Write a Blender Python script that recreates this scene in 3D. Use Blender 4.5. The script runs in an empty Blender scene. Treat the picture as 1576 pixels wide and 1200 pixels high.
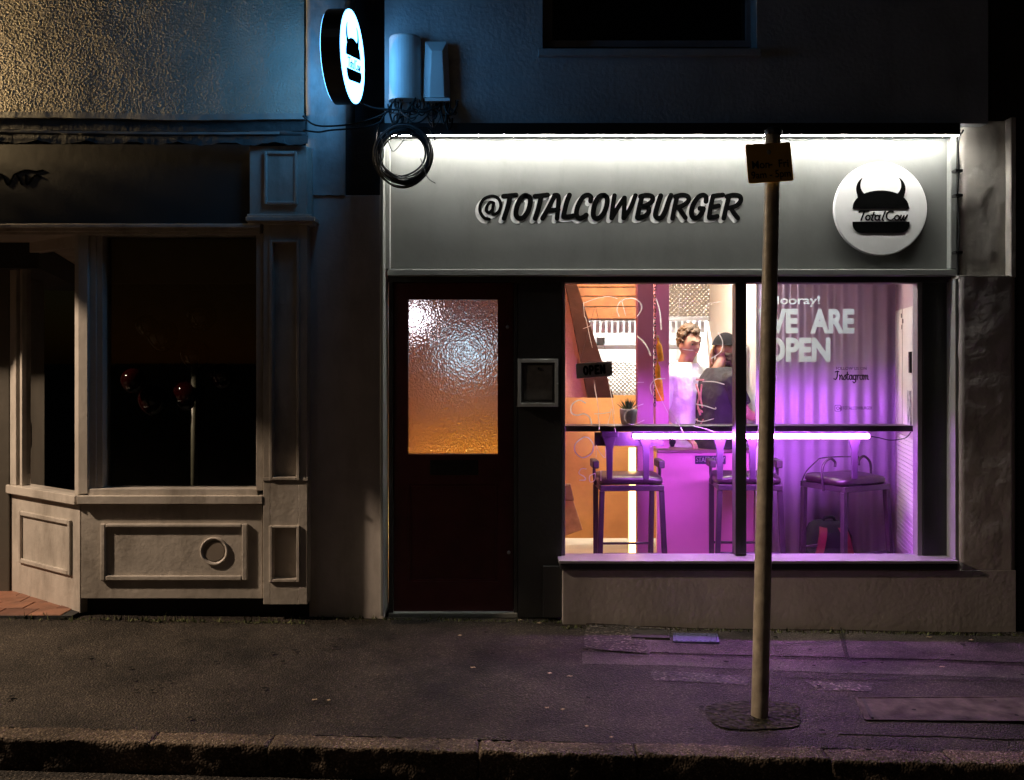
import bpy, bmesh, math, random
from mathutils import Vector, Matrix, noise
random.seed(7)
R = math.radians
sc = bpy.context.scene
col = sc.collection

# ------------------------------------------------------------------ camera, sky, exposure
CAM_Y, CAM_Z, F = -5.8, 1.6, 1450.0          # metres, metres, focal length in photo pixels
cam = bpy.data.cameras.new('camera')
cam_o = bpy.data.objects.new('camera', cam); col.objects.link(cam_o)
cam_o.location = (0, CAM_Y, CAM_Z); cam_o.rotation_euler = (R(90), 0, 0)
cam.sensor_width = 36.0; cam.lens = F / 1576 * 36.0
cam.shift_y = -45.0 / 1576
cam.clip_start = 0.05; cam.clip_end = 3000
sc.camera = cam_o

world = bpy.data.worlds.new('World'); sc.world = world; world.use_nodes = True
wn = world.node_tree
sky = wn.nodes.new('ShaderNodeTexSky'); sky.sky_type = 'NISHITA'; sky.sun_disc = False
sky.sun_elevation = R(2.0); sky.sun_rotation = R(200)
wn.links.new(sky.outputs[0], wn.nodes['Background'].inputs[0])
wn.nodes['Background'].inputs[1].default_value = 0.0022

sun = bpy.data.lights.new('moonlight', 'SUN'); sun.energy = 0.012; sun.angle = R(3); sun.color = (0.75, 0.85, 1.0)
sun_o = bpy.data.objects.new('moonlight', sun); col.objects.link(sun_o)
sun_o.rotation_euler = (R(50), 0, R(-25))

vs = sc.view_settings
vs.view_transform = 'Standard'; vs.look = 'None'; vs.exposure = 0.0; vs.gamma = 1.0
sc.render.engine = 'CYCLES'
cy = sc.cycles
cy.use_denoising = True
try: cy.denoiser = 'OPENIMAGEDENOISE'
except Exception: pass
cy.use_adaptive_sampling = True; cy.adaptive_threshold = 0.02
cy.max_bounces = 6; cy.transparent_max_bounces = 16; cy.sample_clamp_indirect = 4.0
cy.caustics_reflective = False; cy.caustics_refractive = False

STREET = 2350.0      # street lantern, watts
WALL_L = 950.0        # lantern on the roughcast wall
LED = 230.0           # strip over the fascia
TUBE = 240.0          # purple tube under the window bar
SIGN_G = 8.5         # projecting sign faces
KIT = 150.0           # kitchen ceiling lights

# ------------------------------------------------------------------ helpers
def mpp(y): return (y - CAM_Y) / F                       # metres per photo pixel at depth y
def X(px, y): return (px - 788) * mpp(y)
def Z(py, y): return CAM_Z - (py - 555) * mpp(y)
def G(x, y): return -0.0175 * x + 0.015 * min(y, 0.0)    # pavement surface

MATS = {}
def mat(name, color, rough=0.6, var=0.12, scale=6.0, bump=0.0, bscale=60.0, metal=0.0, color2=None, spec=0.5, dirt=0.0, detail=6.0):
    if name in MATS: return MATS[name]
    m = bpy.data.materials.new(name); m.use_nodes = True
    nt = m.node_tree; b = nt.nodes['Principled BSDF']
    b.inputs['Roughness'].default_value = rough; b.inputs['Metallic'].default_value = metal
    b.inputs['Specular IOR Level'].default_value = spec
    tc = nt.nodes.new('ShaderNodeTexCoord')
    n = nt.nodes.new('ShaderNodeTexNoise'); n.inputs['Scale'].default_value = scale; n.inputs['Detail'].default_value = detail
    nt.links.new(tc.outputs['Object'], n.inputs['Vector'])
    cr = nt.nodes.new('ShaderNodeValToRGB')
    c2 = color2 or tuple(min(1, c * (1 + var)) for c in color)
    c1 = tuple(c * (1 - var) for c in color)
    cr.color_ramp.elements[0].position = 0.3; cr.color_ramp.elements[1].position = 0.7
    cr.color_ramp.elements[0].color = (*c1, 1); cr.color_ramp.elements[1].color = (*c2, 1)
    nt.links.new(n.outputs['Fac'], cr.inputs['Fac'])
    out = cr.outputs['Color']
    if dirt > 0:
        n2 = nt.nodes.new('ShaderNodeTexNoise'); n2.inputs['Scale'].default_value = 2.3; n2.inputs['Detail'].default_value = 10; n2.inputs['Roughness'].default_value = 0.7
        mp = nt.nodes.new('ShaderNodeMapping'); mp.inputs['Scale'].default_value = (1.6, 1.6, 0.55)
        nt.links.new(tc.outputs['Object'], mp.inputs['Vector']); nt.links.new(mp.outputs[0], n2.inputs['Vector'])
        r2 = nt.nodes.new('ShaderNodeValToRGB'); r2.color_ramp.elements[0].position = 0.48; r2.color_ramp.elements[1].position = 0.72
        r2.color_ramp.elements[0].color = (0, 0, 0, 1); r2.color_ramp.elements[1].color = (dirt, dirt, dirt, 1)
        nt.links.new(n2.outputs['Fac'], r2.inputs['Fac'])
        mx = nt.nodes.new('ShaderNodeMix'); mx.data_type = 'RGBA'
        nt.links.new(r2.outputs['Color'], mx.inputs['Factor']); nt.links.new(out, mx.inputs['A'])
        mx.inputs['B'].default_value = (color[0] * .35, color[1] * .33, color[2] * .3, 1)
        out = mx.outputs['Result']
    nt.links.new(out, b.inputs['Base Color'])
    if bump > 0:
        n3 = nt.nodes.new('ShaderNodeTexNoise'); n3.inputs['Scale'].default_value = bscale; n3.inputs['Detail'].default_value = 4
        nt.links.new(tc.outputs['Object'], n3.inputs['Vector'])
        bp = nt.nodes.new('ShaderNodeBump'); bp.inputs['Strength'].default_value = min(1, bump); bp.inputs['Distance'].default_value = 0.012
        nt.links.new(n3.outputs['Fac'], bp.inputs['Height']); nt.links.new(bp.outputs[0], b.inputs['Normal'])
    MATS[name] = m
    return m

def emat(name, color, strength):
    if name in MATS: return MATS[name]
    m = bpy.data.materials.new(name); m.use_nodes = True
    nt = m.node_tree; nt.nodes.remove(nt.nodes['Principled BSDF'])
    e = nt.nodes.new('ShaderNodeEmission'); e.inputs[0].default_value = (*color, 1); e.inputs[1].default_value = strength
    nt.links.new(e.outputs[0], nt.nodes['Material Output'].inputs[0])
    MATS[name] = m
    return m

def pane_mat(name='window_glass', tint=(0.96, 0.98, 0.97)):
    if name in MATS: return MATS[name]
    m = bpy.data.materials.new(name); m.use_nodes = True
    nt = m.node_tree; nt.nodes.remove(nt.nodes['Principled BSDF'])
    t = nt.nodes.new('ShaderNodeBsdfTransparent'); t.inputs[0].default_value = (*tint, 1)
    g = nt.nodes.new('ShaderNodeBsdfGlossy'); g.inputs['Roughness'].default_value = 0.015
    f = nt.nodes.new('ShaderNodeFresnel'); f.inputs[0].default_value = 1.5
    mx = nt.nodes.new('ShaderNodeMixShader')
    nt.links.new(f.outputs[0], mx.inputs[0]); nt.links.new(t.outputs[0], mx.inputs[1]); nt.links.new(g.outputs[0], mx.inputs[2])
    nt.links.new(mx.outputs[0], nt.nodes['Material Output'].inputs[0])
    MATS[name] = m
    return m

class MB:
    def __init__(s): s.v = []; s.f = []
    def add(s, vs, fs):
        o = len(s.v); s.v += [tuple(v) for v in vs]; s.f += [tuple(i + o for i in f) for f in fs]; return s
    def box(s, x0, x1, y0, y1, z0, z1):
        if x0 > x1: x0, x1 = x1, x0
        if y0 > y1: y0, y1 = y1, y0
        if z0 > z1: z0, z1 = z1, z0
        return s.add([(x0,y0,z0),(x1,y0,z0),(x1,y1,z0),(x0,y1,z0),(x0,y0,z1),(x1,y0,z1),(x1,y1,z1),(x0,y1,z1)],
              [(0,3,2,1),(4,5,6,7),(0,1,5,4),(1,2,6,5),(2,3,7,6),(3,0,4,7)])
    def pbox(s, px0, py0, px1, py1, yf, yb):
        """box whose front face at depth yf covers a photo rectangle"""
        return s.box(X(px0, yf), X(px1, yf), yf, yb, Z(py1, yf), Z(py0, yf))
    def prism(s, pts, y0, y1):
        """polygon in (x,z) pushed from y0 to y1"""
        n = len(pts)
        a = [(x, y0, z) for x, z in pts]; b = [(x, y1, z) for x, z in pts]
        return s.add(a + b, [tuple(range(n)), tuple(range(2*n-1, n-1, -1))] + [(i, i+n, (i+1)%n+n, (i+1)%n) for i in range(n)])
    def hex8(s, p):
        return s.add(p, [(0,3,2,1),(4,5,6,7),(0,1,5,4),(1,2,6,5),(2,3,7,6),(3,0,4,7)])
    def tube(s, pts, r, n=10, cap=True, flat=None):
        pts = [Vector(p) for p in pts]; m = len(pts)
        rs = r if isinstance(r, (list, tuple)) else [r] * m
        o = len(s.v); ref = None
        for i, p in enumerate(pts):
            t = (pts[min(i+1, m-1)] - pts[max(i-1, 0)])
            t = t.normalized() if t.length > 1e-9 else Vector((0,0,1))
            if ref is None:
                ref = Vector((0,1,0)) if abs(t.y) < 0.8 else Vector((1,0,0))
            a = (ref - t * ref.dot(t)).normalized(); b = t.cross(a); ref = a
            for k in range(n):
                an = 2*math.pi*k/n
                s.v.append(tuple(p + (a*math.cos(an) + b*math.sin(an)*(flat or 1.0)) * rs[i]))
        for i in range(m-1):
            for k in range(n):
                s.f.append((o+i*n+k, o+i*n+(k+1)%n, o+(i+1)*n+(k+1)%n, o+(i+1)*n+k))
        if cap:
            s.f.append(tuple(o+k for k in range(n-1, -1, -1))); s.f.append(tuple(o+(m-1)*n+k for k in range(n)))
        return s
    def lathe(s, prof, c, n=24, axis='z', a0=0.0, a1=2*math.pi):
        """profile of (radius, height) round an axis through c"""
        o = len(s.v); m = len(prof); full = abs(a1 - a0 - 2*math.pi) < 1e-6
        nn = n if full else n + 1
        for i in range(nn):
            an = a0 + (a1-a0)*i/n; ca, sa = math.cos(an), math.sin(an)
            for r, h in prof:
                if axis == 'z': p = (c[0]+r*ca, c[1]+r*sa, c[2]+h)
                elif axis == 'y': p = (c[0]+r*ca, c[1]+h, c[2]+r*sa)
                else: p = (c[0]+h, c[1]+r*ca, c[2]+r*sa)
                s.v.append(p)
        for i in range(n):
            j = (i+1) % nn
            for k in range(m-1):
                s.f.append((o+i*m+k, o+j*m+k, o+j*m+k+1, o+i*m+k+1))
        return s
    def loft(s, rings, cap=True):
        n = len(rings[0]); o = len(s.v)
        for r in rings: s.v += [tuple(p) for p in r]
        for i in range(len(rings)-1):
            for k in range(n):
                s.f.append((o+i*n+k, o+i*n+(k+1)%n, o+(i+1)*n+(k+1)%n, o+(i+1)*n+k))
        if cap:
            s.f.append(tuple(o+k for k in range(n-1,-1,-1))); s.f.append(tuple(o+(len(rings)-1)*n+k for k in range(n)))
        return s
    def ball(s, c, r, nu=16, nv=10, fn=None):
        o = len(s.v); rx, ry, rz = r if isinstance(r, (tuple, list)) else (r, r, r)
        for j in range(nv+1):
            th = math.pi*j/nv
            for i in range(nu):
                ph = 2*math.pi*i/nu
                d = Vector((math.sin(th)*math.cos(ph), math.sin(th)*math.sin(ph), math.cos(th)))
                p = Vector((d.x*rx, d.y*ry, d.z*rz))
                if fn: p = fn(d, p)
                s.v.append(tuple(Vector(c)+p))
        for j in range(nv):
            for i in range(nu):
                s.f.append((o+j*nu+i, o+(j+1)*nu+i, o+(j+1)*nu+(i+1)%nu, o+j*nu+(i+1)%nu))
        return s
    def build(s, name, m, parent=None, bevel=0.0, smooth=False, mods=None):
        me = bpy.data.meshes.new(name); me.from_pydata(s.v, [], s.f)
        bm = bmesh.new(); bm.from_mesh(me); bmesh.ops.remove_doubles(bm, verts=bm.verts, dist=1e-6)
        bmesh.ops.recalc_face_normals(bm, faces=bm.faces); bm.to_mesh(me); bm.free()
        o = bpy.data.objects.new(name, me); col.objects.link(o)
        if m: me.materials.append(m)
        if smooth:
            for p in me.polygons: p.use_smooth = True
        if bevel:
            b = o.modifiers.new('bevel', 'BEVEL'); b.width = bevel; b.segments = 2; b.limit_method = 'ANGLE'; b.angle_limit = R(35)
        if parent is not None: adopt(o, parent)
        return o

def adopt(o, parent):
    o.parent = parent
    if parent.type == 'EMPTY': o.matrix_parent_inverse = parent.matrix_basis.inverted()
    else: o.matrix_parent_inverse = Matrix.Identity(4)
    # meshes are in the coordinates of the world (or of the thing that is moved later)
    if parent.parent is not None and parent.type != 'EMPTY': o.matrix_parent_inverse = Matrix.Identity(4)

def tag(o, label=None, cat=None, group=None, kind=None):
    if label: o['label'] = label
    if cat: o['category'] = cat
    if group: o['group'] = group
    if kind: o['kind'] = kind
    return o
def empty(name, loc=(0,0,0)):
    o = bpy.data.objects.new(name, None); col.objects.link(o); o.location = loc; o.empty_display_size = 0.1
    return o
def thing(name, label, cat, loc=(0,0,0), group=None):
    return tag(empty(name, loc), label, cat, group)
def struct(o): o['kind'] = 'structure'; return o
def copy_tree(o, parent=None):
    c = o.copy(); col.objects.link(c)
    if parent is not None: c.parent = parent
    for ch in list(o.children): copy_tree(ch, c)
    return c

def crom(pts, n=8, closed=False):
    P = [Vector(p) for p in pts]; m = len(P); out = []
    for i in range(m if closed else m-1):
        g = (lambda k: P[k % m]) if closed else (lambda k: P[max(0, min(m-1, k))])
        a, b, c, d = g(i-1), g(i), g(i+1), g(i+2)
        for k in range(n):
            t = k/n
            out.append(0.5*((2*b)+(c-a)*t+(2*a-5*b+4*c-d)*t*t+(3*b-a-3*c+d)*t**3))
    out.append(P[0].copy() if closed else P[-1].copy())
    return out

class Frame:
    """flat lettering frame: u to the right, v up, n out of the surface"""
    def __init__(s, o, u=(1,0,0), v=(0,0,1), n=(0,-1,0)):
        s.o, s.u, s.v, s.n = Vector(o), Vector(u).normalized(), Vector(v).normalized(), Vector(n).normalized()
    def p(s, u, v, n=0.0): return s.o + s.u*u + s.v*v + s.n*n

def stroke(mb, fr, pts, r, n0, n1, taper=0.0, sheet=False):
    """flat ribbon with round ends along 2-D points"""
    pts = [Vector((p[0], p[1])) for p in pts]
    q = [pts[0]]
    for p in pts[1:]:
        if (p-q[-1]).length > 1e-6: q.append(p)
    pts = q; m = len(pts)
    if m < 2: return
    for i in range(1, m-1):
        if (pts[i]-pts[i-1]).normalized().dot((pts[i+1]-pts[i]).normalized()) < .35:
            stroke(mb, fr, pts[:i+1], r, n0, n1, taper, sheet); stroke(mb, fr, pts[i:], r, n0, n1+.00012, taper, sheet); return
    L, Rr = [], []
    for i in range(m):
        t = (pts[min(i+1,m-1)]-pts[max(i-1,0)]).normalized(); nn = Vector((-t.y, t.x))
        w = r
        if 0 < i < m-1:
            t1 = (pts[i]-pts[i-1]).normalized(); t2 = (pts[i+1]-pts[i]).normalized()
            w = r/max(0.55, math.sqrt(max(0.0, (1+t1.dot(t2))/2)))
        if taper: w *= 1 - taper*abs(2*i/(m-1)-1)
        L.append(pts[i]+nn*w); Rr.append(pts[i]-nn*w)
    def cap(p, t, w):
        a = math.atan2(t.y, t.x)
        return [p+Vector((math.cos(a+x), math.sin(a+x)))*w for x in (math.pi/2*0.6, math.pi/2*0.2, -math.pi/2*0.2, -math.pi/2*0.6)]
    te = (pts[-1]-pts[-2]).normalized(); ts = (pts[0]-pts[1]).normalized()
    we = (L[-1]-Rr[-1]).length/2; ws = (L[0]-Rr[0]).length/2
    outline = L + cap(pts[-1], te, we) + Rr[::-1] + cap(pts[0], ts, ws)
    k = len(outline); o = len(mb.v)
    for h in (n0, n1):
        for p in outline: mb.v.append(tuple(fr.p(p.x, p.y, h)))
    for i in range(0 if sheet else k): mb.f.append((o+i, o+(i+1)%k, o+k+(i+1)%k, o+k+i))
    c2 = len(cap(pts[-1], te, we))
    for base in ((o+k,) if sheet else (o, o+k)):
        for i in range(m-1):
            mb.f.append((base+i, base+i+1, base+(2*m+c2-2-i), base+(2*m+c2-1-i)))
        mb.f.append(tuple(base+m-1+j for j in range(c2+2)))
        mb.f.append(tuple([base+2*m+c2-1+j for j in range(c2+1)]+[base]))

def poly(mb, fr, pts, n0, n1):
    k = len(pts); o = len(mb.v)
    for h in (n0, n1):
        for p in pts: mb.v.append(tuple(fr.p(p[0], p[1], h)))
    mb.f.append(tuple(o+i for i in range(k))); mb.f.append(tuple(o+k+i for i in range(k-1,-1,-1)))
    for i in range(k): mb.f.append((o+i, o+(i+1)%k, o+k+(i+1)%k, o+k+i))

def ell(cx, cy, rx, ry, a0, a1, n=18):
    return [(cx+rx*math.cos(R(a0+(a1-a0)*i/n)), cy+ry*math.sin(R(a0+(a1-a0)*i/n))) for i in range(n+1)]

GLYPH = {  # strokes in a unit box
 'T': [[(0,1),(1,.98)], [(.52,1),(.48,0)]],
 'O': [ell(.5,.5,.5,.5,100,460)],
 'A': [[(0,0),(.3,.5),(.55,1),(.78,.5),(1,0)], [(.2,.3),(.85,.3)]],
 'L': [[(.05,1),(0,0),(1,.02)]],
 'C': [ell(.55,.5,.55,.5,50,310)],
 'W': [[(0,1),(.18,0),(.52,.78),(.72,0),(1,1)]],
 'B': [[(.05,0),(.05,1)], [(.05,1)]+ell(.5,.76,.42,.24,90,-90,10)+[(.05,.52)], [(.05,.52)]+ell(.55,.26,.45,.26,90,-90,10)+[(.05,0)]],
 'U': [[(0,1)]+ell(.5,.42,.5,.42,180,360,12)+[(1,1)]],
 'R': [[(.05,0),(.05,1)], [(.05,1)]+ell(.5,.74,.45,.26,90,-90,10)+[(.05,.48)], [(.42,.48),(1,0)]],
 'G': [ell(.52,.5,.52,.5,45,330), [(.98,.18),(1,.46),(.55,.46)]],
 'E': [[(1,1),(.05,1),(0,0),(1,0)], [(.03,.51),(.8,.51)]],
 'N': [[(0,0),(0,1),(1,0),(1,1)]],
 'P': [[(.0,0),(.0,1)], [(.0,1)]+ell(.5,.72,.5,.28,90,-90,10)+[(.0,.44)]],
 'H': [[(0,0),(0,1)], [(1,0),(1,1)], [(0,.5),(1,.5)]],
 'Y': [[(0,1),(.5,.5),(1,1)], [(.5,.5),(.5,0)]],
 'S': [crom([(.95,.85),(.5,1),(.05,.8),(.2,.58),(.75,.45),(.98,.22),(.5,0),(.02,.15)], 5)],
 'F': [[(1,1),(0,1),(0,0)], [(0,.52),(.8,.52)]],
 '@': [ell(.5,.5,.5,.5,-60,-330+0,22)+[(.93,.3),(.8,.22),(.7,.34)], ell(.47,.48,.2,.24,0,360,14), [(.72,.75),(.68,.3)]],
}

# ------------------------------------------------------------------ materials
M = dict(
 upper = mat('upper_wall_paint', (.36,.37,.38), .75, .15, 3, .35, 40, dirt=.35),
 plaster = mat('painted_plaster', (.56,.52,.46), .7, .12, 4, .5, 22, dirt=.55),
 roughcast = None,
 riser = mat('riser_paint', (.53,.48,.45), .6, .10, 5, .25, 30, dirt=.45),
 fascia = mat('fascia_grey', (.155,.16,.148), .5, .08, 3, .18, 8, dirt=.28),
 trim = mat('grey_trim_paint', (.30,.31,.29), .4, .08, 8, .1, 40),
 darkpaint = mat('dark_paint', (.035,.036,.035), .45, .15, 6, .1, 40),
 black = mat('black_paint', (.008,.008,.008), .45, .1, 6),
 blackmetal = mat('black_metal', (.012,.012,.013), .35, .2, 8),
 door = mat('maroon_paint', (.11,.018,.02), .35, .2, 7, .08, 60),
 cream = mat('cream_gloss_paint', (.48,.44,.39), .38, .12, 5, .28, 26, dirt=.75),
 frame = mat('window_frame_paint', (.27,.25,.26), .4, .1, 10, .1, 50),
 white = mat('white_plastic', (.80,.80,.78), .4, .04, 6),
 sign_black = mat('sign_black', (.004,.004,.004), .95, .1, 6, spec=0.0),
 sign_shadow = mat('sign_pale_grey', (.62,.62,.60), .5, .04, 6),
 pipe = mat('galvanised_steel', (.38,.33,.26), .38, .3, 14, .2, 50, metal=.1, dirt=.7),
 cable = mat('black_cable', (.007,.007,.007), .6, .3, 20, spec=.25),
 greycable = mat('grey_cable', (.05,.05,.05), .6, .2, 20, spec=.25),
 boxw = mat('utility_box_plastic', (.55,.56,.56), .45, .06, 9, .05, 60),
 shade_black = mat('shade_black_render', (.018,.018,.018), .85, .3, 8, .4, 50),  # near black; puts recess shade into the colour, also used for black parts
 lead = mat('lead_flashing', (.30,.29,.26), .55, .25, 7, .4, 18),
 awning = mat('dark_canvas', (.05,.05,.048), .8, .4, 9, .6, 24),
 terracotta = mat('terracotta', (.18,.075,.045), .55, .3, 10, .2, 40),
 steel = mat('stainless', (.62,.62,.62), .32, .08, 10, .08, 40, metal=1.0),
 vinyl = mat('purple_vinyl', (.022,.009,.018), .32, .3, 10, .12, 30),
 stoolmetal = mat('stool_frame', (.038,.026,.035), .5, .2, 12, metal=.3),
 pink = mat('pink_paint', (.62,.24,.42), .5, .08, 3, .12, 10),
 mauve = mat('mauve_paint', (.42,.17,.30), .5, .06, 3),
 lilac = mat('pale_bracket_paint', (.055,.035,.06), .4, .05, 5),
 corr = mat('corrugated_sheet', (.52,.42,.58), .42, .08, 3, .05, 30, metal=.15),
 osb = mat('orange_ply', (.74,.38,.12), .55, .10, 7, .1, 30),
 timber = mat('timber_plank', (.42,.17,.06), .6, .35, 9, .3, 22),
 darktimber = mat('dark_timber', (.030,.012,.009), .8, .3, 9, .2, 25, spec=.1),
 pinkplaster = mat('pinkish_plaster', (.48,.25,.19), .7, .12, 6, .3, 30),
 kwall = mat('kitchen_wall', (.80,.80,.78), .3, .03, 6),
 kfloor = mat('shop_floor', (.58,.50,.36), .35, .12, 6, .1, 30),
 bar = mat('bar_top', (.10,.07,.09), .3, .2, 9),
 paper = mat('paper', (.78,.75,.74), .7, .04, 8),
 skin = mat('skin', (.44,.245,.175), .5, .06, 20),
 tee_white = mat('white_cotton', (.78,.78,.76), .85, .05, 12, .25, 30),
 tee_black = mat('black_cotton', (.022,.022,.026), .85, .3, 12, .25, 30),
 hair = mat('brown_curls', (.075,.045,.024), .6, .5, 60, .6, 90),
 hairdark = mat('dark_beard', (.060,.036,.022), .7, .5, 70, .6, 90),
 hairblond = mat('fair_hair', (.42,.26,.12), .6, .4, 60, .5, 80),
 jeans = mat('dark_trousers', (.03,.035,.05), .8, .3, 20),
 amber = mat('amber_bottle', (.85,.36,.03), .1, .3, 25),
 pot = mat('white_pot', (.88,.88,.92), .4, .05, 8),
 plant = mat('succulent_green', (.035,.085,.035), .5, .4, 20),
 red = mat('red_fabric', (.13,.010,.018), .7, .25, 15, .2, 60),
 bagblack = mat('black_fabric', (.006,.006,.008), .95, .3, 15, .3, 60),
 yellow = mat('yellow_plate', (.75,.42,.06), .5, .12, 6),
 slate = mat('slate_sign', (.70,.70,.76), .6, .15, 9),
 chalk = mat('chalk_white', (.85,.82,.80), .8, .05, 20),
 moss = mat('moss', (.07,.08,.028), .9, .5, 30),
 decal = mat('pale_vinyl', (.60,.64,.66), .6, .06, 12),
 decal_dark = mat('dark_vinyl', (.03,.012,.035), .6, .1, 12),
 grate = mat('blue_iron', (.10,.10,.18), .85, .2, 20, .2, 60, spec=.15),
 iron = mat('cast_iron', (.05,.045,.042), .85, .3, 20, .3, 70, spec=.15),
 blind = mat('roller_blind', (.12,.11,.10), .9, .1, 8),
 brick = mat('dark_neighbour', (.03,.022,.018), .7, .3, 6, .3, 30),
)

def backlit(name, color, tr=.6):
    m = bpy.data.materials.new(name); m.use_nodes = True; nt = m.node_tree; nt.nodes.remove(nt.nodes['Principled BSDF'])
    d = nt.nodes.new('ShaderNodeBsdfDiffuse'); t = nt.nodes.new('ShaderNodeBsdfTranslucent'); mx = nt.nodes.new('ShaderNodeMixShader')
    tc = nt.nodes.new('ShaderNodeTexCoord'); n = nt.nodes.new('ShaderNodeTexNoise'); n.inputs['Scale'].default_value = 40
    nt.links.new(tc.outputs['Object'], n.inputs['Vector'])
    cr = nt.nodes.new('ShaderNodeValToRGB'); cr.color_ramp.elements[0].color = (*[c*.85 for c in color], 1); cr.color_ramp.elements[1].color = (*color, 1)
    nt.links.new(n.outputs['Fac'], cr.inputs[0])
    nt.links.new(cr.outputs[0], d.inputs[0]); nt.links.new(cr.outputs[0], t.inputs[0]); mx.inputs[0].default_value = tr
    nt.links.new(d.outputs[0], mx.inputs[1]); nt.links.new(t.outputs[0], mx.inputs[2]); nt.links.new(mx.outputs[0], nt.nodes['Material Output'].inputs[0])
    return m
M['chalk'] = backlit('chalk_white_pen', (.74,.72,.70), .7)
M['decal'] = backlit('pale_vinyl_film', (.46,.56,.58), .75)

def roughcast():
    m = bpy.data.materials.new('roughcast'); m.use_nodes = True; nt = m.node_tree; b = nt.nodes['Principled BSDF']; b.inputs['Specular IOR Level'].default_value = .1
    b.inputs['Roughness'].default_value = .8
    tc = nt.nodes.new('ShaderNodeTexCoord')
    n = nt.nodes.new('ShaderNodeTexNoise'); n.inputs['Scale'].default_value = 4; n.inputs['Detail'].default_value = 8
    nt.links.new(tc.outputs['Object'], n.inputs['Vector'])
    cr = nt.nodes.new('ShaderNodeValToRGB'); cr.color_ramp.elements[0].color = (.26,.235,.19,1); cr.color_ramp.elements[1].color = (.44,.40,.33,1)
    nt.links.new(n.outputs['Fac'], cr.inputs[0]); nt.links.new(cr.outputs[0], b.inputs['Base Color'])
    v = nt.nodes.new('ShaderNodeTexNoise'); v.inputs['Scale'].default_value = 160; v.inputs['Detail'].default_value = 4; v.inputs['Roughness'].default_value = .6
    nt.links.new(tc.outputs['Object'], v.inputs['Vector'])
    bp = nt.nodes.new('ShaderNodeBump'); bp.inputs['Strength'].default_value = .5; bp.inputs['Distance'].default_value = .008
    nt.links.new(v.outputs['Fac'], bp.inputs['Height']); nt.links.new(bp.outputs[0], b.inputs['Normal'])
    return m
M['roughcast'] = roughcast()

def asphalt(name, base, spk, rough=.75, agg=260, dist=.006):
    m = bpy.data.materials.new(name); m.use_nodes = True; nt = m.node_tree; b = nt.nodes['Principled BSDF']
    b.inputs['Roughness'].default_value = rough; b.inputs['Specular IOR Level'].default_value = .15
    tc = nt.nodes.new('ShaderNodeTexCoord')
    v = nt.nodes.new('ShaderNodeTexVoronoi'); v.inputs['Scale'].default_value = agg
    nt.links.new(tc.outputs['Object'], v.inputs['Vector'])
    hs = nt.nodes.new('ShaderNodeSeparateColor'); nt.links.new(v.outputs['Color'], hs.inputs[0])
    r1 = nt.nodes.new('ShaderNodeValToRGB'); e = r1.color_ramp.elements
    e[0].position = .0; e[0].color = (base[0]*.5, base[1]*.5, base[2]*.5, 1); e[1].position = .82; e[1].color = (*base, 1)
    x = e.new(.97); x.color = (*spk, 1)
    nt.links.new(hs.outputs[0], r1.inputs[0])
    n = nt.nodes.new('ShaderNodeTexNoise'); n.inputs['Scale'].default_value = 1.7; n.inputs['Detail'].default_value = 9; n.inputs['Roughness'].default_value = .65
    nt.links.new(tc.outputs['Object'], n.inputs['Vector'])
    r2 = nt.nodes.new('ShaderNodeValToRGB'); r2.color_ramp.elements[0].position = .35; r2.color_ramp.elements[1].position = .68
    r2.color_ramp.elements[0].color = (.36,.36,.36,1); r2.color_ramp.elements[1].color = (1.45,1.38,1.3,1)
    nt.links.new(n.outputs['Fac'], r2.inputs[0])
    mx = nt.nodes.new('ShaderNodeMix'); mx.data_type = 'RGBA'; mx.blend_type = 'MULTIPLY'; mx.inputs['Factor'].default_value = 1
    nt.links.new(r1.outputs[0], mx.inputs['A']); nt.links.new(r2.outputs[0], mx.inputs['B']); nt.links.new(mx.outputs['Result'], b.inputs['Base Color'])
    v2 = nt.nodes.new('ShaderNodeTexVoronoi'); v2.inputs['Scale'].default_value = agg*.6
    nt.links.new(tc.outputs['Object'], v2.inputs['Vector'])
    bp = nt.nodes.new('ShaderNodeBump'); bp.inputs['Strength'].default_value = .8; bp.inputs['Distance'].default_value = dist; bp.invert = True
    nt.links.new(v2.outputs['Distance'], bp.inputs['Height'])
    nt.links.new(bp.outputs[0], b.inputs['Normal'])
    return m
M['asphalt'] = asphalt('pavement_asphalt', (.036,.031,.027), (.095,.08,.066), .75, 170, .010)
M['patch'] = asphalt('coarse_patch', (.050,.044,.04), (.16,.14,.12), .7, 90, .010)
M['smooth'] = asphalt('smooth_patch', (.085,.074,.070), (.14,.125,.115), .7, 190, .009)
M['road'] = asphalt('road_asphalt', (.05,.046,.042), (.14,.12,.10), .8, 120, .01)
M['granite'] = asphalt('kerb_granite', (.10,.078,.060), (.22,.18,.14), .85, 150, .008)
M['bitumen'] = mat('bitumen', (.006,.006,.005), .95, .3, 20)
M['soil'] = asphalt('dark_soil', (.03,.028,.02), (.06,.055,.035), .95, 60, .02)

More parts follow.
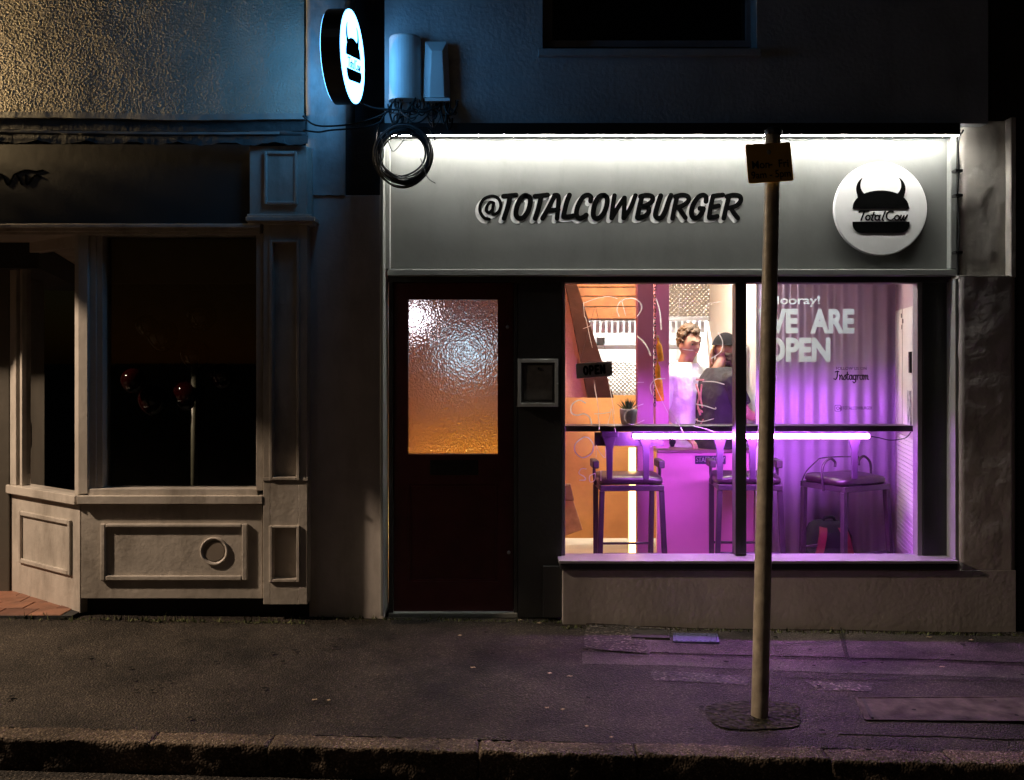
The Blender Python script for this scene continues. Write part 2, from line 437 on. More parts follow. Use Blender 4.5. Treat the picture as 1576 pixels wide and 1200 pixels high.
def hammered():
    m = bpy.data.materials.new('hammered_glass'); m.use_nodes = True; nt = m.node_tree; nt.nodes.remove(nt.nodes['Principled BSDF'])
    g = nt.nodes.new('ShaderNodeBsdfRefraction'); g.inputs['IOR'].default_value = 1.45; g.inputs['Roughness'].default_value = .34
    gl = nt.nodes.new('ShaderNodeBsdfGlossy'); gl.inputs['Roughness'].default_value = .1
    mx = nt.nodes.new('ShaderNodeMixShader'); mx.inputs[0].default_value = .05
    tc = nt.nodes.new('ShaderNodeTexCoord')
    v = nt.nodes.new('ShaderNodeTexVoronoi'); v.inputs['Scale'].default_value = 95; v.feature = 'SMOOTH_F1'; v.inputs['Smoothness'].default_value = .6
    mp = nt.nodes.new('ShaderNodeMapping'); mp.inputs['Scale'].default_value = (1, 0.01, .8)
    n = nt.nodes.new('ShaderNodeTexNoise'); n.inputs['Scale'].default_value = 30; n.inputs['Detail'].default_value = 3
    nt.links.new(tc.outputs['Object'], mp.inputs[0])
    nt.links.new(mp.outputs[0], n.inputs['Vector'])
    ad = nt.nodes.new('ShaderNodeVectorMath'); ad.operation = 'MULTIPLY_ADD'; ad.inputs[1].default_value = (.022,.0,.022)
    nt.links.new(n.outputs['Color'], ad.inputs[0]); nt.links.new(mp.outputs[0], ad.inputs[2]); nt.links.new(ad.outputs[0], v.inputs['Vector'])
    bp = nt.nodes.new('ShaderNodeBump'); bp.inputs['Strength'].default_value = .7; bp.inputs['Distance'].default_value = .008
    nt.links.new(v.outputs['Distance'], bp.inputs['Height'])
    nt.links.new(bp.outputs[0], g.inputs['Normal']); nt.links.new(bp.outputs[0], gl.inputs['Normal'])
    nt.links.new(g.outputs[0], mx.inputs[1]); nt.links.new(gl.outputs[0], mx.inputs[2])
    nt.links.new(mx.outputs[0], nt.nodes['Material Output'].inputs[0])
    return m
M['hammered'] = hammered()

def diamond():
    m = bpy.data.materials.new('tread_plate'); m.use_nodes = True; nt = m.node_tree; b = nt.nodes['Principled BSDF']
    b.inputs['Metallic'].default_value = .85; b.inputs['Roughness'].default_value = .3; b.inputs['Base Color'].default_value = (.62,.62,.60,1)
    tc = nt.nodes.new('ShaderNodeTexCoord'); mp = nt.nodes.new('ShaderNodeMapping'); mp.inputs['Rotation'].default_value = (0, R(45), 0)
    nt.links.new(tc.outputs['Object'], mp.inputs[0])
    c = nt.nodes.new('ShaderNodeTexChecker'); c.inputs['Scale'].default_value = 42
    v = nt.nodes.new('ShaderNodeTexVoronoi'); v.inputs['Scale'].default_value = 34; v.inputs['Randomness'].default_value = 0
    nt.links.new(mp.outputs[0], v.inputs['Vector'])
    bp = nt.nodes.new('ShaderNodeBump'); bp.inputs['Strength'].default_value = 1; bp.inputs['Distance'].default_value = .03; bp.invert = True
    nt.links.new(v.outputs['Distance'], bp.inputs['Height']); nt.links.new(bp.outputs[0], b.inputs['Normal'])
    nt.nodes.remove(c)
    return m
M['tread'] = diamond()

# ------------------------------------------------------------------ ground
def sheet(name, x0, x1, y0, y1, nx, ny, zf, m, parent=None):
    mb = MB(); vs = []
    for j in range(ny+1):
        for i in range(nx+1):
            x = x0+(x1-x0)*i/nx; y = y0+(y1-y0)*j/ny
            vs.append((x, y, zf(x, y)))
    fs = [(j*(nx+1)+i, j*(nx+1)+i+1, (j+1)*(nx+1)+i+1, (j+1)*(nx+1)+i) for j in range(ny) for i in range(nx)]
    return mb.add(vs, fs).build(name, m, parent, smooth=True)
def KY(x): return -1.765 - 0.019*x          # back edge of the kerb
def und(x, y):
    return G(x, y) + 0.010*noise.noise(Vector((x*1.1, y*1.6, 0))) + 0.004*noise.noise(Vector((x*4, y*5, 3)))
def pav(x, y):
    ky = KY(x)
    return und(x, y)
mb = MB(); vs = []; nx, ny = 200, 60
for j in range(ny+1):
    for i in range(nx+1):
        x = -8+16*i/nx; y = KY(x) + (0.6-KY(x))*j/ny
        vs.append((x, y, pav(x, y)))
fs = [(j*(nx+1)+i, j*(nx+1)+i+1, (j+1)*(nx+1)+i+1, (j+1)*(nx+1)+i) for j in range(ny) for i in range(nx)]
pavement = struct(mb.add(vs, fs).build('pavement', M['asphalt'], smooth=True))
road = struct(sheet('road', -60, 60, -60, -1.7, 120, 60, lambda x, y: -0.0175*x - 0.027 - 0.125 + 0.006*noise.noise(Vector((x*2, y*2, 9))), M['road']))
ground = struct(sheet('ground', -1500, 1500, -1500, 1500, 2, 2, lambda x, y: -3.0 if abs(x) < 2000 else -3, M['road']))

# kerb stones, each one a rough block
kerb = struct(empty('kerb', (0, -1.8, 0)))
xs = [-4.6, -3.55, -2.62, -1.52, -1.02, -0.14, 0.52, 1.32, 1.83, 2.62, 3.6, 4.5]
for a, b in zip(xs[:-1], xs[1:]):
    mb = MB(); n1, n2 = int((b-a)/.012)+2, 14
    w = 0.125; h = 0.15
    prof = []
    for k in range(n2+1):
        t = k/n2
        if t < .3: prof.append((0.0 - w*0 + (0.0) , 0, 0))
    path = [(0.0, -h)] + [(0.0, -0.03)] + [(-w*t, 0.0) for t in [0.0, .12, .25, .38, .5, .62, .75, .88, .97]] + [(-w, -.012)] + [(-w, -h*t) for t in [.2, .32, .45, .58, .72, .86, 1.0]]
    vs = []; lift = random.uniform(-.004, .004); dy = random.uniform(-.006, .006)
    for i in range(n1+1):
        x = a+.002+(b-a-.004)*i/n1
        edge = min(i, n1-i); rnd = 0.006 if edge == 0 else 0
        for (py_, pz) in path:
            nz = noise.noise(Vector((x*7, py_*18, pz*16+a)))*.005 + noise.noise(Vector((x*34, py_*60, pz*60)))*.009
            ny_ = noise.noise(Vector((x*6+9, py_*9, pz*14)))*.012 + noise.noise(Vector((x*25+5, py_*30, pz*40)))*.006
            vs.append((x, KY(x)+py_+(ny_ if py_ < -.02 else 0)+dy, G(x, KY(x))+pz+nz*(1 if pz > -.1 else .4)+lift+.004-rnd))
    m_ = len(path)
    fs = [(i*m_+k, i*m_+k+1, (i+1)*m_+k+1, (i+1)*m_+k) for i in range(n1) for k in range(m_-1)]
    fs += [tuple(range(m_)), tuple(n1*m_+k for k in range(m_-1, -1, -1))]
    mb.add(vs, fs).build('kerb_stone', M['granite'], kerb, smooth=True)

# repair strips and seams in the pavement
def gx(px, py):
    """pavement point seen at a photo pixel"""
    y = -1.0
    for _ in range(12):
        x = X(px, y); g = G(x, y); y = CAM_Y + F*(CAM_Z-g)/(py-555)
    return X(px, y), y
def flat_patch(name, pix, m, lift=.004, sub=10):
    c = [gx(*p) for p in pix]; mb = MB(); vs = []
    for j in range(sub+1):
        for i in range(sub*3+1):
            s_, t = i/(sub*3), j/sub
            jit = .006*noise.noise(Vector((i*.7, j*.9, len(pix)+c[0][0])))
            x = (1-t)*((1-s_)*c[0][0]+s_*c[1][0])+t*((1-s_)*c[3][0]+s_*c[2][0])
            y = (1-t)*((1-s_)*c[0][1]+s_*c[1][1])+t*((1-s_)*c[3][1]+s_*c[2][1])
            if i in (0, sub*3) or j in (0, sub): x += jit; y += jit
            vs.append((x, y, pav(x, y)+lift))
    w_ = sub*3+1
    fs = [(j*w_+i, j*w_+i+1, (j+1)*w_+i+1, (j+1)*w_+i) for j in range(sub) for i in range(w_-1)]
    return mb.add(vs, fs).build(name, m, pavement, smooth=True)
flat_patch('concrete_patch', [(905,965),(1290,972),(1300,1012),(905,1002)], M['smooth'], .004)
flat_patch('coarse_strip', [(1000,1034),(1152,1042),(1150,1056),(1005,1048)], M['patch'], .003)
flat_patch('coarse_strip', [(1240,1048),(1345,1050),(1340,1064),(1260,1062)], M['patch'], .003)
flat_patch('aggregate_patch', [(902,962),(985,966),(1000,1008),(898,1000)], M['patch'], .009)
flat_patch('smooth_strip', [(1300,972),(1640,985),(1640,1022),(1306,1014)], M['smooth'], .005)
flat_patch('smooth_strip', [(896,1004),(1640,1028),(1640,1046),(896,1022)], M['smooth'], .0025)
flat_patch('dark_patch', [(1280,1072),(1640,1068),(1640,1140),(1290,1132)], M['asphalt'], .004)
def seam(pix, w=.006):
    pts = [gx(*p) for p in pix]
    pts = [(v.x, v.y) for v in crom([(p[0], p[1], 0) for p in pts], 10)]
    mb = MB(); L = []; Q = []
    for i, p in enumerate(pts):
        a = Vector(pts[max(i-1,0)]); b = Vector(pts[min(i+1,len(pts)-1)]); t = (b-a).normalized()
        ww = w*(.55+.6*abs(noise.noise(Vector((p[0]*9, p[1]*9, 2)))))
        jx = .006*noise.noise(Vector((p[0]*14, 1, 1)))
        l = (p[0]-t.y*ww, p[1]+t.x*ww+jx); r = (p[0]+t.y*ww, p[1]-t.x*ww+jx)
        L.append((*l, pav(*l)+.0125)); Q.append((*r, pav(*r)+.0125))
    n = len(L)
    mb.add(L+Q, [(i, i+1, n+i+1, n+i) for i in range(n-1)]).build('bitumen_seam', M['bitumen'], pavement)
for s_ in ([(700,991),(800,996),(900,1006),(1000,1011)], [(1182,993),(1250,992),(1300,990)],
           [(1293,966),(1298,985),(1304,1008),(1310,1022)], [(1200,1042),(1320,1044),(1576,1047)]):
    seam(s_)
mb = MB()
hp = [gx(px_, py_) for px_, py_ in [(1085,1092),(1110,1083),(1165,1081),(1225,1085),(1230,1100),(1228,1118),(1180,1124),(1110,1120)]]
cx = sum(p[0] for p in hp)/8; cy_ = sum(p[1] for p in hp)/8
hs = crom([(p[0], p[1], 0) for p in hp], 5, True)[:-1]
vs = [(cx, cy_, pav(cx, cy_)+.014)] + [(v.x+.008*noise.noise(v*20), v.y+.008*noise.noise(v*22), pav(v.x, v.y)+.0065) for v in hs]
mid = [((v.x+cx)/2, (v.y+cy_)/2, pav((v.x+cx)/2, (v.y+cy_)/2)+.012+.006*noise.noise(v*15)) for v in hs]
n = len(hs); vs += mid
fs = [(1+i, 1+(i+1)%n, 1+n+(i+1)%n, 1+n+i) for i in range(n)] + [(0, 1+n+i, 1+n+(i+1)%n) for i in range(n)]
MB().add(vs, fs).build('soil_pit', M['soil'], pavement, smooth=True)

def ground_plate(name, pix, m, label, cat, h=.012, rim=True, ribs=0):
    c = [gx(*p) for p in pix]; x = sum(p[0] for p in c)/4; y = sum(p[1] for p in c)/4
    t = thing(name, label, cat, (x, y, pav(x, y)))
    z = lambda p: pav(*p)
    mb = MB(); low = [(*p, G(*p)-.01) for p in c]; up = [(*p, z(p)*.3+.7*(pav(x,y)-.0175*(p[0]-x))+h) for p in c]
    mb.hex8([low[3], low[2], low[1], low[0], up[3], up[2], up[1], up[0]])
    mb.build('plate', m, t, bevel=.002)
    if ribs:
        for i in range(ribs):
            s0 = (i+.25)/ribs; s1 = (i+.7)/ribs
            q = []
            for s_, e in ((s0, 3), (s1, 3), (s1, 0), (s0, 0)):
                A, B = (c[3], c[2]) if e == 3 else (c[0], c[1])
                k = .08 if e == 3 else -.08
                px_ = A[0]+(B[0]-A[0])*s_; py_ = A[1]+(B[1]-A[1])*s_
                q.append((px_, py_+(k if False else (.006 if e == 3 else -.006))))
            zz = [pav(x,y)-.0175*(p[0]-x)+h for p in q]
            mb = MB().hex8([(*q[i2], zz[i2]-.002) for i2 in range(4)]+[(*q[i2], zz[i2]+.004) for i2 in range(4)])
            mb.build('rib', m, t)
    if rim:
        for i in range(4):
            a, b = Vector(c[i]), Vector(c[(i+1)%4]); d = (b-a).normalized(); nn = Vector((-d.y, d.x))
            p0, p1 = a-d*.006, b+d*.006
            q = [p0+nn*.001, p1+nn*.001, p1+nn*.011, p0+nn*.011]
            zz = [pav(x,y)-.0175*(p.x-x)+h+.003 for p in q]
            MB().hex8([(p.x, p.y, z_-.02) for p, z_ in zip(q, zz)]+[(p.x, p.y, z_) for p, z_ in zip(q, zz)]).build('rim', m, t)
    return t
ground_plate('access_cover', [(976,971),(1026,972),(1028,985),(975,984)], M['iron'], 'small square iron access cover beside the blue grate', 'access cover')
ground_plate('drain_grate', [(1039,977),(1102,978),(1104,990),(1039,989)], M['grate'], 'small ribbed blue metal grate set in the pavement', 'drain grate', ribs=9)
dc = ground_plate('duct_cover', [(1320,1077),(1720,1074),(1720,1114),(1334,1111)], mat('worn_steel_cover', (.075,.06,.052), .9, .5, 12, .6, 90, dirt=.8, spec=.1), 'long flat metal duct cover in the pavement near the kerb', 'duct cover', h=.009)
e0, e1 = gx(1326,1078), gx(1340,1110)
q = [Vector(e1), Vector((e1[0]+.014, e1[1])), Vector((e0[0]+.014, e0[1])), Vector(e0)]
MB().hex8([(p.x, p.y, pav(*p)+.002) for p in q]+[(p.x, p.y, pav(*p)+.014) for p in q]).build('end_strip', M['iron'], dc)

# weeds and moss at the foot of the walls (nobody could count these)
mb = MB()
for i in range(2600):
    x = random.uniform(-3.0, 3.1)
    edge = -0.13 if x > .3 else (-.13 if x < -1.22 else -.02)
    dens = .35+.65*max(0, noise.noise(Vector((x*2.2, 4, 0))))*2
    if random.random() > dens: continue
    y = edge - abs(random.gauss(0, .022)); z = G(x, y)+.004; h = abs(random.gauss(.008, .008))
    if x < -1.22 and random.random() < .12: h = random.uniform(.02, .05)
    a = random.uniform(0, 6.28); w = random.uniform(.003, .009); dx = random.gauss(0, .01)
    mb.add([(x-w*math.cos(a), y-w*math.sin(a), z), (x+w*math.cos(a), y+w*math.sin(a), z), (x+dx, y+random.gauss(0,.008), z+h+.004)], [(0,1,2)])
tag(mb.build('wall_foot_moss', M['moss']), 'green moss and small weeds along the foot of the walls', 'moss', kind='stuff')
for i, (px_, py_) in enumerate([(708,981),(484,1081),(506,1082),(842,1094),(866,1096),(903,1123),(941,1140),(846,1040),(877,1044),(728,1033),(1280,970),(1430,985),(1495,990),(1450,1031),(830,963),(800,958)]):
    x, y = gx(px_, py_); mb = MB(); r = random.uniform(.008, .016); a = random.uniform(0, 3)
    ring = [(x+r*(1+.35*math.sin(k*2.3+i))*math.cos(k*1.047+a), y+.6*r*math.sin(k*1.047+a), pav(x, y)+.016+.003*((k+i)%2)) for k in range(6)]
    mb.add(ring+[(x, y, pav(x, y)+.019)]+[(p[0], p[1], p[2]-.002) for p in ring], [(k, (k+1)%6, 6) for k in range(6)]+[(k, (k+1)%6, 7+(k+1)%6, 7+k) for k in range(6)])
    tag(mb.build('fallen_leaf', mat('dry_leaf', (.34,.26,.16), .8, .4, 40)), 'tiny pale scrap of leaf lying on the pavement', 'leaf', 'leaf scraps on the pavement')

mb = MB()
for i in range(70):
    x = random.uniform(-2.6, 2.9); y = random.uniform(-1.65, -.25); r = random.uniform(.007, .016); z = pav(x, y)+.0125
    mb.add([(x+r*(1+.3*math.sin(k*2+i))*math.cos(k*.785), y+r*math.sin(k*.785), z) for k in range(8)], [tuple(range(8))])
tag(mb.build('gum_spots', mat('old_gum', (.012,.011,.010), .9, .4, 60, spec=.1), None), 'dark trodden gum spots scattered over the pavement', 'gum', kind='stuff')

# ------------------------------------------------------------------ burger shop building
shop = thing('burger_shop', 'grey burger shop front with lit white topped fascia and purple lit window', 'shop', (0, 0, 0))
FY = 0.02                                        # fascia panel
mb = MB()
mb.pbox(592, -260, 835, 190, -.10, .35)          # upper wall round the window opening
mb.pbox(1165, -260, 1521, 190, -.10, .35)
mb.pbox(835, 85, 1165, 190, -.10, .35)
mb.pbox(835, -260, 1165, -90, -.10, .35)
mb.build('upper_wall', M['upper'], shop)
mb = MB(); mb.pbox(530, -260, 1600, 200, .36, .5); mb.build('back_wall', M['shade_black'], shop)  # back of the recess, coloured near black so it stays in shade
mb = MB(); mb.pbox(475, 300, 591, 950, 0.0, .35); mb.box(X(475,0), X(591,0), 0.0, .35, -.1, Z(948,0)); mb.build('left_pilaster', M['riser'], shop, bevel=.006)
mb = MB(); mb.pbox(530, 190, 592, 300, 0.003, .35); mb.build('pilaster_head', M['shade_black'], shop)  # top of the pilaster, its shade put into the colour
# right pilaster: rough plaster above a ledge, smooth below
def plaster_face(name, px0, py0, px1, py1, y, m, amp, parent):
    mb = MB(); x0, x1 = X(px0, y), X(px1, y); z0, z1 = Z(py1, y), Z(py0, y)
    nx_, nz_ = max(4, int((x1-x0)/.018)), max(4, int((z1-z0)/.018)); vs = []
    for j in range(nz_+1):
        for i in range(nx_+1):
            x = x0+(x1-x0)*i/nx_; z = z0+(z1-z0)*j/nz_
            d = amp*(noise.noise(Vector((x*5, 1, z*4)))+.5*noise.noise(Vector((x*13, 5, z*10))))
            e = min(i, nx_-i)
            vs.append((x, y+d+(.012 if e == 0 else 0), z))
    fs = [(j*(nx_+1)+i, j*(nx_+1)+i+1, (j+1)*(nx_+1)+i+1, (j+1)*(nx_+1)+i) for j in range(nz_) for i in range(nx_)]
    mb.add(vs, fs)
    mb.box(x0, x1, y+.03, .35, z0, z1)
    w = nx_+1; b0 = (x0, y+.03), (x1, y+.03)
    o = len(mb.v)
    for (i, xx) in ((0, x0), (nx_, x1)):
        for j in range(nz_):
            a = vs[j*w+i]; b = vs[(j+1)*w+i]
            mb.add([a, b, (xx, y+.035, b[2]), (xx, y+.035, a[2])], [(0,1,2,3)])
    return mb.build(name, m, parent, smooth=False)
pp = plaster_face('right_pilaster', 1478, 186, 1556, 428, -.012, M['plaster'], .010, shop)
for p in pp.data.polygons: p.use_smooth = True
MB().pbox(1556, 180, 1564, 426, -.075, .3).build('pilaster_edge', M['plaster'], shop, bevel=.004)
pp = plaster_face('lower_right_pilaster', 1476, 426, 1564, 877, -.07, M['riser'], .005, shop)
for p in pp.data.polygons: p.use_smooth = True
mb = MB(); mb.box(X(1476,-.07), X(1564,-.07), -.068, .1, Z(427,-.07), Z(423,-.07)); mb.build('pilaster_ledge', M['plaster'], shop, bevel=.004)
mb = MB(); mb.box(X(866,-.07), X(1564,-.07), -.07, .05, -.12, Z(877,-.07)-.0015); mb.build('stall_riser', M['riser'], shop, bevel=.004)
# fascia
mb = MB(); mb.pbox(598, 206, 1470, 418, FY, FY+.06); fas = mb.build('fascia', M['fascia'], shop)
MB().pbox(596, 414, 1473, 424, FY-.05, FY+.03).build('fascia_frame', M['trim'], shop, bevel=.005)
MB().pbox(1463, 206, 1473, 413.6, FY-.05, FY+.03).build('fascia_frame', M['trim'], shop, bevel=.005)
MB().pbox(593, 206, 600, 413.6, FY-.05, FY+.03).build('fascia_frame', M['trim'], shop, bevel=.005)
MB().pbox(585, 203, 590, 948, -.125, .1).build('edge_strip', M['trim'], shop, bevel=.004)
MB().pbox(592, 189, 1478, 202, -.17, .3).build('light_ledge', M['black'], shop)
MB().pbox(597, 424.3, 1474, 434, .03, .088).build('head_beam', M['darkpaint'], shop)
MB().pbox(592, 202.1, 1478, 206.5, -.17, -.158).build('ledge_lip', M['black'], shop)
# strip light under the ledge
MB().box(X(600,-.08), X(1473,-.08), -.098, -.084, Z(202.4,-.17)-.006, Z(202.4,-.17)-.0015).build('light_strip', emat('led_white', (1,.98,.92), LED), shop)
# door
dy_ = .10
dr = empty('door', (X(697,dy_), dy_, 0)); adopt(dr, shop)
mb = MB()
mb.pbox(606, 434, 628, 943, dy_, dy_+.045); mb.pbox(766, 434, 790, 943, dy_, dy_+.045)
mb.pbox(628, 434, 766, 461, dy_, dy_+.045); mb.pbox(628, 699, 766, 745, dy_, dy_+.045); mb.pbox(628, 895, 766, 943, dy_, dy_+.045)
mb.build('door_leaf', M['door'], dr)
mb = MB(); mb.pbox(628, 745, 766, 895, dy_+.018, dy_+.04); mb.build('lower_panel', M['door'], dr)
for r_ in ((628,745,632,895),(762,745,766,895),(632,745,762,749),(632,891,762,895)):
    MB().pbox(*r_, dy_+.006, dy_+.02).build('bead', M['door'], dr, bevel=.003)
g = MB().add([(X(628,dy_),dy_+.02,Z(699,dy_)),(X(766,dy_),dy_+.02,Z(699,dy_)),(X(766,dy_),dy_+.02,Z(461,dy_)),(X(628,dy_),dy_+.02,Z(461,dy_))],[(0,1,2,3)]).build('glass_pane', M['hammered'], dr)
g['label'] = 'hammered obscure glass pane glowing orange and pale blue'
MB().pbox(662, 708, 736, 731, dy_-.006, dy_).build('letter_plate', M['blackmetal'], dr, bevel=.002)
MB().pbox(669, 713, 728, 727, dy_-.010, dy_-.006).build('letter_flap', M['black'], dr, bevel=.001)
for px_, py_ in ((783, 850), (781, 503)):
    MB().lathe([(0,-.010),(.007,-.010),(.011,-.004),(.012,0)], (X(px_,dy_), dy_, Z(py_,dy_)), 14, 'y').build('lock_cylinder', M['steel'], dr, smooth=True)
MB().pbox(600, 430, 612, 947, .147, .2).build('door_stop', M['darkpaint'], shop); MB().pbox(783, 430, 798, 947, .147, .2).build('door_stop', M['darkpaint'], shop); MB().pbox(600, 428, 798, 440, .147, .2).build('door_stop', M['darkpaint'], shop)
mb = MB(); mb.pbox(598, 434, 605, 947, .06, .146); mb.build('door_frame', M['darkpaint'], shop, bevel=.003)
MB().pbox(791, 434, 797, 947, .06, .146).build('door_frame', M['darkpaint'], shop, bevel=.003)
MB().pbox(598, 943.5, 797, 951, .05, .25).build('door_step', M['trim'], shop, bevel=.004)
mb = MB(); mb.pbox(797.5, 434, 864, 950, .035, .2); mb.build('pier', M['darkpaint'], shop)
mb = MB(); mb.pbox(836, 872, 867, 950, .0, .1); mb.build('pier_foot', M['darkpaint'], shop)
# window
wy = .055
win = empty('shop_window', (X(1142,wy), wy, Z(860,wy))); adopt(win, shop)
for r_ in ((864,432,870,858),(1412,432,1420,858)):
    MB().pbox(*r_, wy, wy+.07).build('frame_stile', M['frame'], win, bevel=.003)
for r_ in ((870,431,1412,436),(870,855,1412,862)):
    MB().pbox(*r_, wy+.002, wy+.07).build('frame_rail', M['frame'], win, bevel=.003)
MB().pbox(1132, 436, 1149, 855, wy-.02, wy+.07).build('mullion', M['darkpaint'], win, bevel=.003)
for r_ in ((870,436,1132,855),(1149,436,1412,855)):
    mb = MB(); yy = wy+.035
    mb.add([(X(r_[0],yy),yy,Z(r_[3],yy)),(X(r_[2],yy),yy,Z(r_[3],yy)),(X(r_[2],yy),yy,Z(r_[1],yy)),(X(r_[0],yy),yy,Z(r_[1],yy))],[(0,1,2,3)])
    mb.build('pane', pane_mat(), win)
MB().pbox(1421, 434, 1470, 862, .05, .12).build('side_panel', M['darkpaint'], shop)
MB().pbox(1470, 428, 1475.5, 866, -.06, .08).build('side_trim', M['trim'], shop, bevel=.003)
MB().pbox(860, 863, 1476, 867.5, -.10, .06).build('window_sill', M['frame'], shop, bevel=.003)
MB().pbox(862, 867.8, 1474, 877, -.088, .05).build('sill_nosing', M['darkpaint'], shop, bevel=.003)
# upper window
uy = .05
uw = empty('upper_window', (X(1000,uy), uy, Z(60,uy))); adopt(uw, shop)
MB().pbox(836, -90, 850, 66, uy, uy+.08).build('frame_stile', M['frame'], uw)
MB().pbox(1149, -90, 1163, 66, uy, uy+.08).build('frame_stile', M['frame'], uw)
MB().pbox(836, 62, 1163, 72, uy-.01, uy+.08).build('frame_rail', M['frame'], uw)
MB().pbox(850, -90, 1149, 62, uy+.04, uy+.05).build('pane', mat('dark_glass', (.002,.002,.003), .08, .1, 5), uw)
MB().pbox(828, 74, 1172, 85, -.14, .06).build('window_sill', M['upper'], shop, bevel=.004)

# menu box on the pier
t = thing('menu_case', 'small dark framed menu case between the door and the window', 'menu case', (X(828,0), .02, Z(625,0)))
my = -.02
MB().pbox(797, 552, 859, 626, my+.012, .035).build('case_back', M['darkpaint'], t)
for r_ in ((797,552,802,626),(854,552,859,626),(802,552,854,558),(802,620,854,626)):
    MB().pbox(*r_, my, my+.02).build('case_frame', M['trim'], t, bevel=.002)
MB().pbox(806, 562, 850, 615, my+.009, my+.0115).build('menu_sheet', mat('dim_menu', (.07,.065,.055), .7, .2, 30), t)
MB().lathe([(0,-.004),(.008,-.004),(.009,0)], (X(829,my), my+.008, Z(567,my)), 12, 'y').build('pin', M['black'], t)
MB().lathe([(0,-.008),(.004,-.008),(.005,0)], (X(858,my), my, Z(590,my)), 10, 'y').build('lock', M['steel'], t)

# ------------------------------------------------------------------ fascia lettering
let = thing('fascia_lettering', 'black slanted @TOTALCOWBURGER brush lettering with pale drop shade on the fascia', 'lettering', (X(940,FY), FY, Z(345,FY)))
let['group'] = 'burger shop signs'
LET = [  # centre lines of the brush letters: origin, half width, strokes, in enlarged photo units
 (725, 18, [[(205,420),(150,405),(105,340),(105,260),(150,190),(235,160),(305,185),(335,255),(315,330),(265,365),(240,340),(255,240)], [(255,236),(215,230),(180,275),(175,325),(205,345),(240,315)]]),
 (725, 28, [[(365,162),(440,155),(510,148)], [(440,165),(415,280),(372,412)]]),
 (725, 29, [[(620,152),(665,180),(665,250),(640,335),(590,400),(540,408),(508,370),(515,290),(550,205),(590,160),(622,152)]]),
 (725, 28, [[(720,162),(790,155),(862,146)], [(790,165),(765,280),(722,412)]]),
 (725, 27, [[(805,412),(870,300),(945,152)], [(940,150),(982,158),(985,250),(970,412)], [(860,322),(930,318),(985,312)]]),
 (725, 28, [[(1110,147),(1075,240),(1042,388)], [(1042,392),(1100,392),(1160,380)]]),
 (725, 28, [[(1348,215),(1350,168),(1310,148),(1255,180),(1205,270),(1188,360),(1215,408),(1260,402),(1300,372)]]),
 (725, 29, [[(1505,150),(1535,185),(1530,265),(1495,355),(1440,408),(1395,405),(1378,360),(1390,270),(1425,190),(1465,155),(1507,150)]]),
 (935, 26, [[(78,152),(60,270),(45,408)], [(48,408),(120,285),(190,178)], [(192,178),(188,290),(180,408)], [(185,408),(260,290),(315,152)]]),
 (935, 28, [[(385,180),(360,280),(335,400)], [(370,165),(440,150),(500,165),(505,212),(455,255),(400,278)], [(400,278),(458,288),(462,340),(420,385),(345,406)]]),
 (935, 29, [[(600,155),(565,260),(540,365),(565,406),(610,398),(650,330),(685,230),(715,150)]]),
 (935, 27, [[(780,180),(755,290),(732,410)], [(765,165),(840,147),(905,165),(910,215),(855,262),(785,290)], [(810,300),(845,355),(878,403)]]),
 (935, 28, [[(1110,220),(1110,170),(1075,148),(1020,175),(965,260),(945,350),(970,404),(1020,398),(1062,350),(1082,302)], [(1082,300),(1040,298)]]),
 (935, 27, [[(1300,146),(1240,152),(1190,160)], [(1190,162),(1165,270),(1145,395)], [(1145,402),(1195,396),(1238,386)], [(1178,282),(1220,276),(1252,268)]]),
 (935, 27, [[(1365,180),(1335,300),(1310,410)], [(1345,165),(1420,147),(1490,162),(1500,215),(1450,268),(1370,295)], [(1395,302),(1430,358),(1468,406)]]),
]
fr = Frame((0, FY, 0))
for li, (ox, hw2, strokes) in enumerate(LET):
    for nm, m_, offs, n0, n1 in (('drop_shade', M['sign_shadow'], ((-4.7,-4.1),(-2.4,-2.1)), 0, .0014), ('letter', M['sign_black'], ((0,0),), .0024, .0034)):
        mb = MB(); zi = 0
        for du, dv in offs:
            for st in strokes:
                q = crom([(X(ox+a/7.33+du, FY), Z(280+b/7.33-dv, FY), 0) for a, b in st], 7)
                stroke(mb, fr, [(v.x, v.y) for v in q], hw2/7.33*mpp(FY), n0, n1+.00009*zi+.00004*(li%2)); zi += 1
        mb.build(nm, m_, let)

def stroke_word(mb, fr, word, x0, x1, y0, y1, r, widths=None, gap=.28, slant=0.0, n0=0.0, n1=.002):
    ws = widths or [1.0]*len(word)
    tot = sum(ws)+gap*(len(word)-1); k = (x1-x0)/tot; x = x0
    for i, ch in enumerate(word):
        if ch in GLYPH:
            for si, st in enumerate(GLYPH[ch]):
                pts = [(x+ws[i]*k*p[0]+slant*(y1-y0)*p[1], y0+(y1-y0)*p[1]) for p in st]
                stroke(mb, fr, pts, r, n0+.0001*si, n1+.0002*si)
        x += (ws[i]+gap)*k

